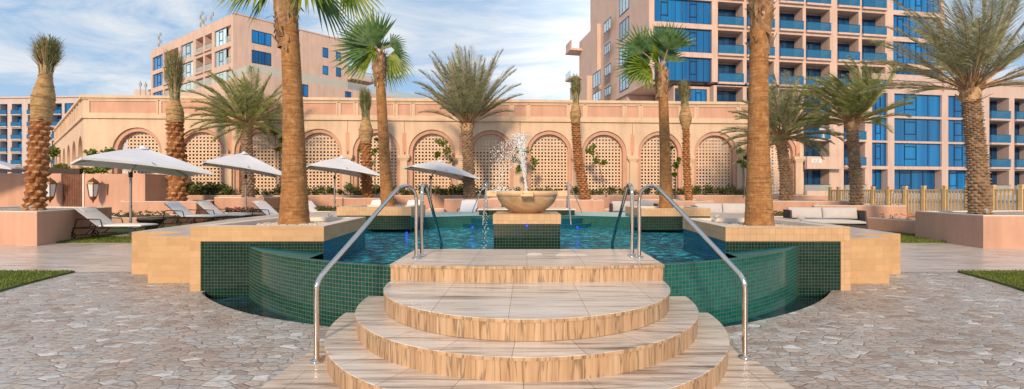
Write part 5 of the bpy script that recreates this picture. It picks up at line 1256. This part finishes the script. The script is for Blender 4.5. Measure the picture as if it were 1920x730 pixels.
# ================================================================== UMBRELLAS
def umbrella(label, apex, pole, ybase, Y, Rr, zc, yaw, zNL, zNR, zFR, zFL, dx=0):
    X = px(apex[0], Y) + dx; ap = Vector((X, Y, pz(apex[1], Y))); t = thing('parasol', label, 'umbrella', (px(pole, Y), Y, 0), 'white square parasols')
    an = (yaw-135, yaw-45, yaw+45, yaw+135); zs = (zNL, zNR, zFR, zFL); C_ = [Vector((X + Rr*math.cos(R(a)), Y + Rr*math.sin(R(a)), z)) for a, z in zip(an, zs)]
    b = MB()
    for q in range(4):
        A, B = C_[q], C_[(q+1) % 4]; n = 10; rws = []
        for i in range(n+1):
            f = i/n; row = []
            for j in range(n+1):
                g_ = j/n; e = A.lerp(B, g_); e = e + Vector((0, 0, 1))*(.03*math.sin(math.pi*g_)) - (e-ap)*.035*math.sin(math.pi*g_); p = ap.lerp(e, f); p.z -= .05*math.sin(math.pi*f)*math.sin(math.pi*g_) - .03*math.sin(math.pi*f); row.append(p)
            rws.append(row)
        b.grid(rws, 0, flip=True)
        lo = [[p - Vector((0, 0, .012)) for p in r_] for r_ in rws]; b.grid(lo, 0)
        b.grid([rws[-1], [p - Vector((0, 0, .07)) for p in rws[-1]]], 0)
    cv = b.build('canopy', M['canopy'], t)
    b = MB(); b.lathe([(.0, .07), (.05, .06), (.09, .0), (.22, -.06)], tuple(ap), 12); b.build('top_cap', M['canopy'], cv)
    for q in range(8):
        A = C_[q//2] if q % 2 == 0 else C_[q//2].lerp(C_[(q//2+1) % 4], .5) + Vector((0, 0, .09)); b = MB(); s0 = ap - Vector((0, 0, .05)); m_ = s0.lerp(A, .5) - Vector((0, 0, .13 if q % 2 else .075)); b.tube([s0, m_, A - Vector((0, 0, .03))], .015, 5); b.build('rib', M['grey_metal'], cv)
    pt = Vector((px(pole, Y), Y, zc)); b = MB(); b.tube([(pt.x, Y, 0), tuple(pt)], .036, 10); b.build('pole', M['grey_metal'], t)
    b = MB(); b.tube([pt - Vector((0, 0, .12)), pt + Vector((0, 0, .05))], .055, 10); b.build('tilt_joint', M['black'], t)
    b = MB(); b.tube([pt, ap - Vector((0, 0, .06))], .028, 8); b.build('tilt_arm', M['grey_metal'], t)
    b = MB(); b.tube([(pt.x, Y, 1.02), (pt.x+.07, Y-.06, 1.02), (pt.x+.07, Y-.06, .92)], .012, 6); b.build('crank_handle', M['black'], t)
    b = MB(); b.box(pt.x-.38, pt.x+.38, Y-.38, Y+.38, .001, .07); b.build('base_plate', M['grey_metal'], t, bevel=.01)
umbrella('largest white parasol over the front left sun lounger', (268, 277), 245, 440, 14.3, 2.16, pz(326, 14.3), 50, 2.42, 2.08, 2.05, 2.39)
umbrella('second white parasol from the left, above the pair of loungers', (470, 287), 461, 405, 20, 2.12, pz(330, 20), 39, 2.71, 2.20, 2.23, 2.75, -.3)
umbrella('third white parasol, between the near left palm and the leaning fan palm', (637, 295), 627.5, 400, 21.5, 2.14, pz(331, 21.5), 31.5, 2.68, 2.27, 2.20, 2.68, .1)
umbrella('fourth white parasol, nearest the fountain', (829, 302), 808, 400, 22.3, 2.26, pz(332, 22.3), 22.5, 2.68, 2.13, 2.11, 2.72, -.1)
umbrella('white parasol cut off by the left edge of the picture', (-62, 285), -60, 400, 21.5, 2.4, pz(325, 21.5), 40, 2.9, 2.6, 2.70, 3.0)

# ================================================================== SUN LOUNGERS (local frame: head at -x, foot at +x)
def cushion(b, x0, x1, y0, y1, z0, z1, rot=None, m=0, puff=.02):
    n, k = 8, 6; rws = []
    f = rot if rot else (lambda p: p)
    def P(u, v, s_): 
        e = min(1, min(u, 1-u)*9)**.5 * min(1, min(v, 1-v)*7)**.5; zm = (z0+z1)/2; return f((x0+(x1-x0)*u, y0+(y1-y0)*v, zm + s_*((z1-z0)/2*(.35+.65*e) + puff*math.sin(math.pi*u)*math.sin(math.pi*v))))
    U_ = [0, .015, .06, .2, .4, .6, .8, .94, .985, 1]; V_ = [0, .02, .08, .25, .5, .75, .92, .98, 1]
    b.grid([[P(u, v, 1) for v in V_] for u in U_], m, flip=True); b.grid([[P(u, v, -1) for v in V_] for u in U_], m)
    for ring in ([(0, v) for v in V_] , [(1, v) for v in V_]): b.grid([[P(u, v, -1) for u, v in ring], [P(u, v, 1) for u, v in ring]], m)
    for ring in ([(u, 0) for u in U_], [(u, 1) for u in U_]): b.grid([[P(u, v, -1) for u, v in ring], [P(u, v, 1) for u, v in ring]], m)
def make_lounger(ba=38, seat_h=.40):
    t = thing('sun_lounger', 'x', 'sun lounger'); b = MB(); hw = .34
    for s_ in (-1, 1):
        b.tube(smooth_path([(-.98, s_*hw, .13), (-.93, s_*hw, .30), (-.86, s_*hw, seat_h-.06), (-.5, s_*hw, seat_h-.06), (.9, s_*hw, seat_h-.06), (1.0, s_*hw, seat_h-.06)], 3), .017, 8); b.tube([(-.95, s_*hw, .13), (-.25, s_*hw, .15)], .012, 6)
        b.tube([(-.62, s_*hw*.9, .15), (-.40, s_*hw*.9, seat_h-.07)], .012, 6)
    for x in (-.95, -.3, .3, 1.0): b.tube([(x, -hw, seat_h-.06), (x, hw, seat_h-.06)], .014, 6)
    b.build('frame', M['black'], t)
    for s_ in (-1, 1):
        b = MB(); b.tube(smooth_path([(-.88, s_*(hw+.02), seat_h-.08), (-.84, s_*(hw+.02), seat_h+.14), (-.74, s_*(hw+.02), seat_h+.21), (-.2, s_*(hw+.02), seat_h+.20), (-.12, s_*(hw+.02), seat_h+.15), (-.08, s_*(hw+.02), seat_h-.05)], 4), .015, 8); b.build('armrest', M['black'], t)
        b = MB(); b.tube([(.86, s_*hw, seat_h-.06), (.90, s_*hw, .03)], .016, 8); b.build('leg', M['black'], t)
        for wx in (-.95,):
            b = MB(); c = (wx, s_*(hw+.03), .115); b.tube([(c[0]+.10*math.cos(2*math.pi*k/20), c[1], c[2]+.10*math.sin(2*math.pi*k/20)) for k in range(21)], .016, 6, caps=False); b.tube([(c[0], c[1]-.02, c[2]), (c[0], c[1]+.02, c[2])], .022, 8)
            for k in range(5): b.tube([c, (c[0]+.10*math.cos(2*math.pi*k/5+.3), c[1], c[2]+.10*math.sin(2*math.pi*k/5+.3))], .007, 5)
            b.build('wheel', M['black'], t)
    a = R(ba); hx, hz = -.22, seat_h-.03; rot = lambda p: (hx - (hx-p[0])*math.cos(a) - (p[2]-hz)*math.sin(a)*-1*-1, p[1], hz + (hx-p[0])*math.sin(a) + (p[2]-hz)*math.cos(a))
    b = MB(); cushion(b, -.22, 1.02, -hw+.01, hw-.01, seat_h-.035, seat_h+.045); b.build('seat_cushion', M['fabric'], t)
    b = MB(); cushion(b, -1.06, -.23, -hw+.01, hw-.01, seat_h-.025, seat_h+.05, rot); bc_ = b.build('back_cushion', M['fabric'], t)
    b = MB()
    for s_ in (-1, 1): b.tube([rot((-1.06, s_*(hw-.01), seat_h-.05)), rot((-.22, s_*(hw-.01), seat_h-.05))], .014, 6)
    b.tube([rot((-.75, 0, seat_h-.05)), (-.8, 0, seat_h-.07)], .01, 6); b.build('back_frame', M['black'], t)
    b = MB(); cushion(b, -1.0, -.80, -.2, .2, seat_h+.055, seat_h+.11, rot); b.build('pillow', M['fabric'], bc_); return t
L0 = make_lounger(); first = True
def place(o, x, y, rz, lab, cat, grp, z=0, s=1.0):
    o.location = (x, y, z); o.rotation_euler = (0, 0, rz); o.scale = (s, s, s); tag(o, lab, cat, grp); return o
GL = 'white sun loungers with black frames'
place(L0, px(214, 13.6), 13.65, R(2), 'white sun lounger nearest the far left planter', 'sun lounger', GL, .03, 1.0)
for (x, Y, rz, lab, s) in ((364, 18.2, -4, 'white sun lounger without visible pillow, left of a pair behind the stone deck', 1.1), (420, 19.0, -6, 'white sun lounger with pillow, right of the pair behind the stone deck', 1.1), (522, 19.2, -12, 'white sun lounger just left of the near left palm trunk', 1.1), (598, 19.5, -28, 'white sun lounger just right of the near left palm trunk', 1.1)):
    place(copy_tree(L0), px(x, Y), Y, R(rz), lab, 'sun lounger', GL, .03, s)
for (x, Y, lab) in ((697, 19.6, 'white sun lounger seen head on behind the left rear planter, left of the palm trunk'), (768, 19.6, 'white sun lounger seen head on behind the left rear planter, right of the palm trunk'), (874, 19.0, 'white sun lounger seen head on beyond the far rim, left of the fountain')):
    place(copy_tree(L0), px(x, Y), Y, R(-92), lab, 'sun lounger', GL, .03, 1.12)
def side_table(x, Y, lab):
    X = px(x, Y); t = thing('side_table', lab, 'table', (X, Y, 0), 'black side tables'); b = MB(); b.box(X-.30, X+.30, Y-.3, Y+.3, .42, .47); b.build('table_top', M['black'], t, bevel=.01)
    b = MB(); q = lambda h, z: [(X-h, Y-h, z), (X+h, Y-h, z), (X+h, Y+h, z), (X-h, Y+h, z)]; b.grid([q(.13, .03), q(.13, .2), q(.28, .419)], closed=True, smooth=False); b.build('pedestal', M['black'], t)
side_table(284, 16.2, 'black side table right of the front left sun lounger'); side_table(478, 19.0, 'black side table at the second parasol pole'); side_table(812, 18.6, 'black side table beyond the far rim of the pool')

# ================================================================== SOFAS
def sofa(lab, x0, x1, Y, rz, n, right=True, left=True, h=.86):
    X0, X1 = px(x0, Y), px(x1, Y); w = X1-X0; t = thing('sofa', lab, 'sofa', (0, 0, 0), 'outdoor sofas beside the pool'); d = .9
    b = MB(); b.box(-w/2+.06, w/2-.06, .0, d, .12, .30); b.box(-w/2+.06, w/2-.06, d-.08, d, .301, .62)
    b.build('base', M['rope'], t, bevel=.02)
    for s_ in (-1, 1):
        b = MB(); xx = s_*w/2; x_a, x_b = (xx, xx+.055) if s_ < 0 else (xx-.055, xx)
        b.face([(x_a, -.02, .05), (x_b, -.02, .05), (x_b, d*.15, .80), (x_a, d*.15, .80)]); b.face([(x_b, -.02, .05), (x_b, d, .05), (x_b, d, .80), (x_b, d*.15, .80)]); b.face([(x_a, d, .05), (x_a, -.02, .05), (x_a, d*.15, .80), (x_a, d, .80)]); b.face([(x_b, d, .05), (x_a, d, .05), (x_a, d, .80), (x_b, d, .80)]); b.face([(x_a, d*.15, .80), (x_b, d*.15, .80), (x_b, d, .80), (x_a, d, .80)])
        b.build('side_panel', M['rope'], t)
    b = MB(); cushion(b, -w/2+.07, w/2-.07, -.03, d-.2, .31, .47, puff=.015); b.build('seat_cushion', M['cushion'], t)
    cw = (w-.14)/n
    for k in range(n):
        b = MB(); cushion(b, -w/2+.07+k*cw+.01, -w/2+.07+(k+1)*cw-.01, .50, .86, -.12, .12, rot=lambda p: (p[0], .58 + p[2]*.95 + (p[1]-.50)*.25, .49 + (p[1]-.50)*1.12), puff=.03); b.build('back_cushion', M['cushion'], t)
    t.location = ((X0+X1)/2, Y, .03); t.rotation_euler = (0, 0, R(rz)); t.scale = (1, 1, h/.86)
sofa('white cushioned sofa with dark woven side, nearest the far right planter', 1491, 1618, 15.3, -14, 2, h=.84)
sofa('white cushioned sofa partly behind the near right palm trunk', 1308, 1420, 17.6, -6, 2, h=.92)
sofa('white cushioned sofa with dark end behind the right handrails', 1148, 1235, 19.0, -3, 2, h=.98)
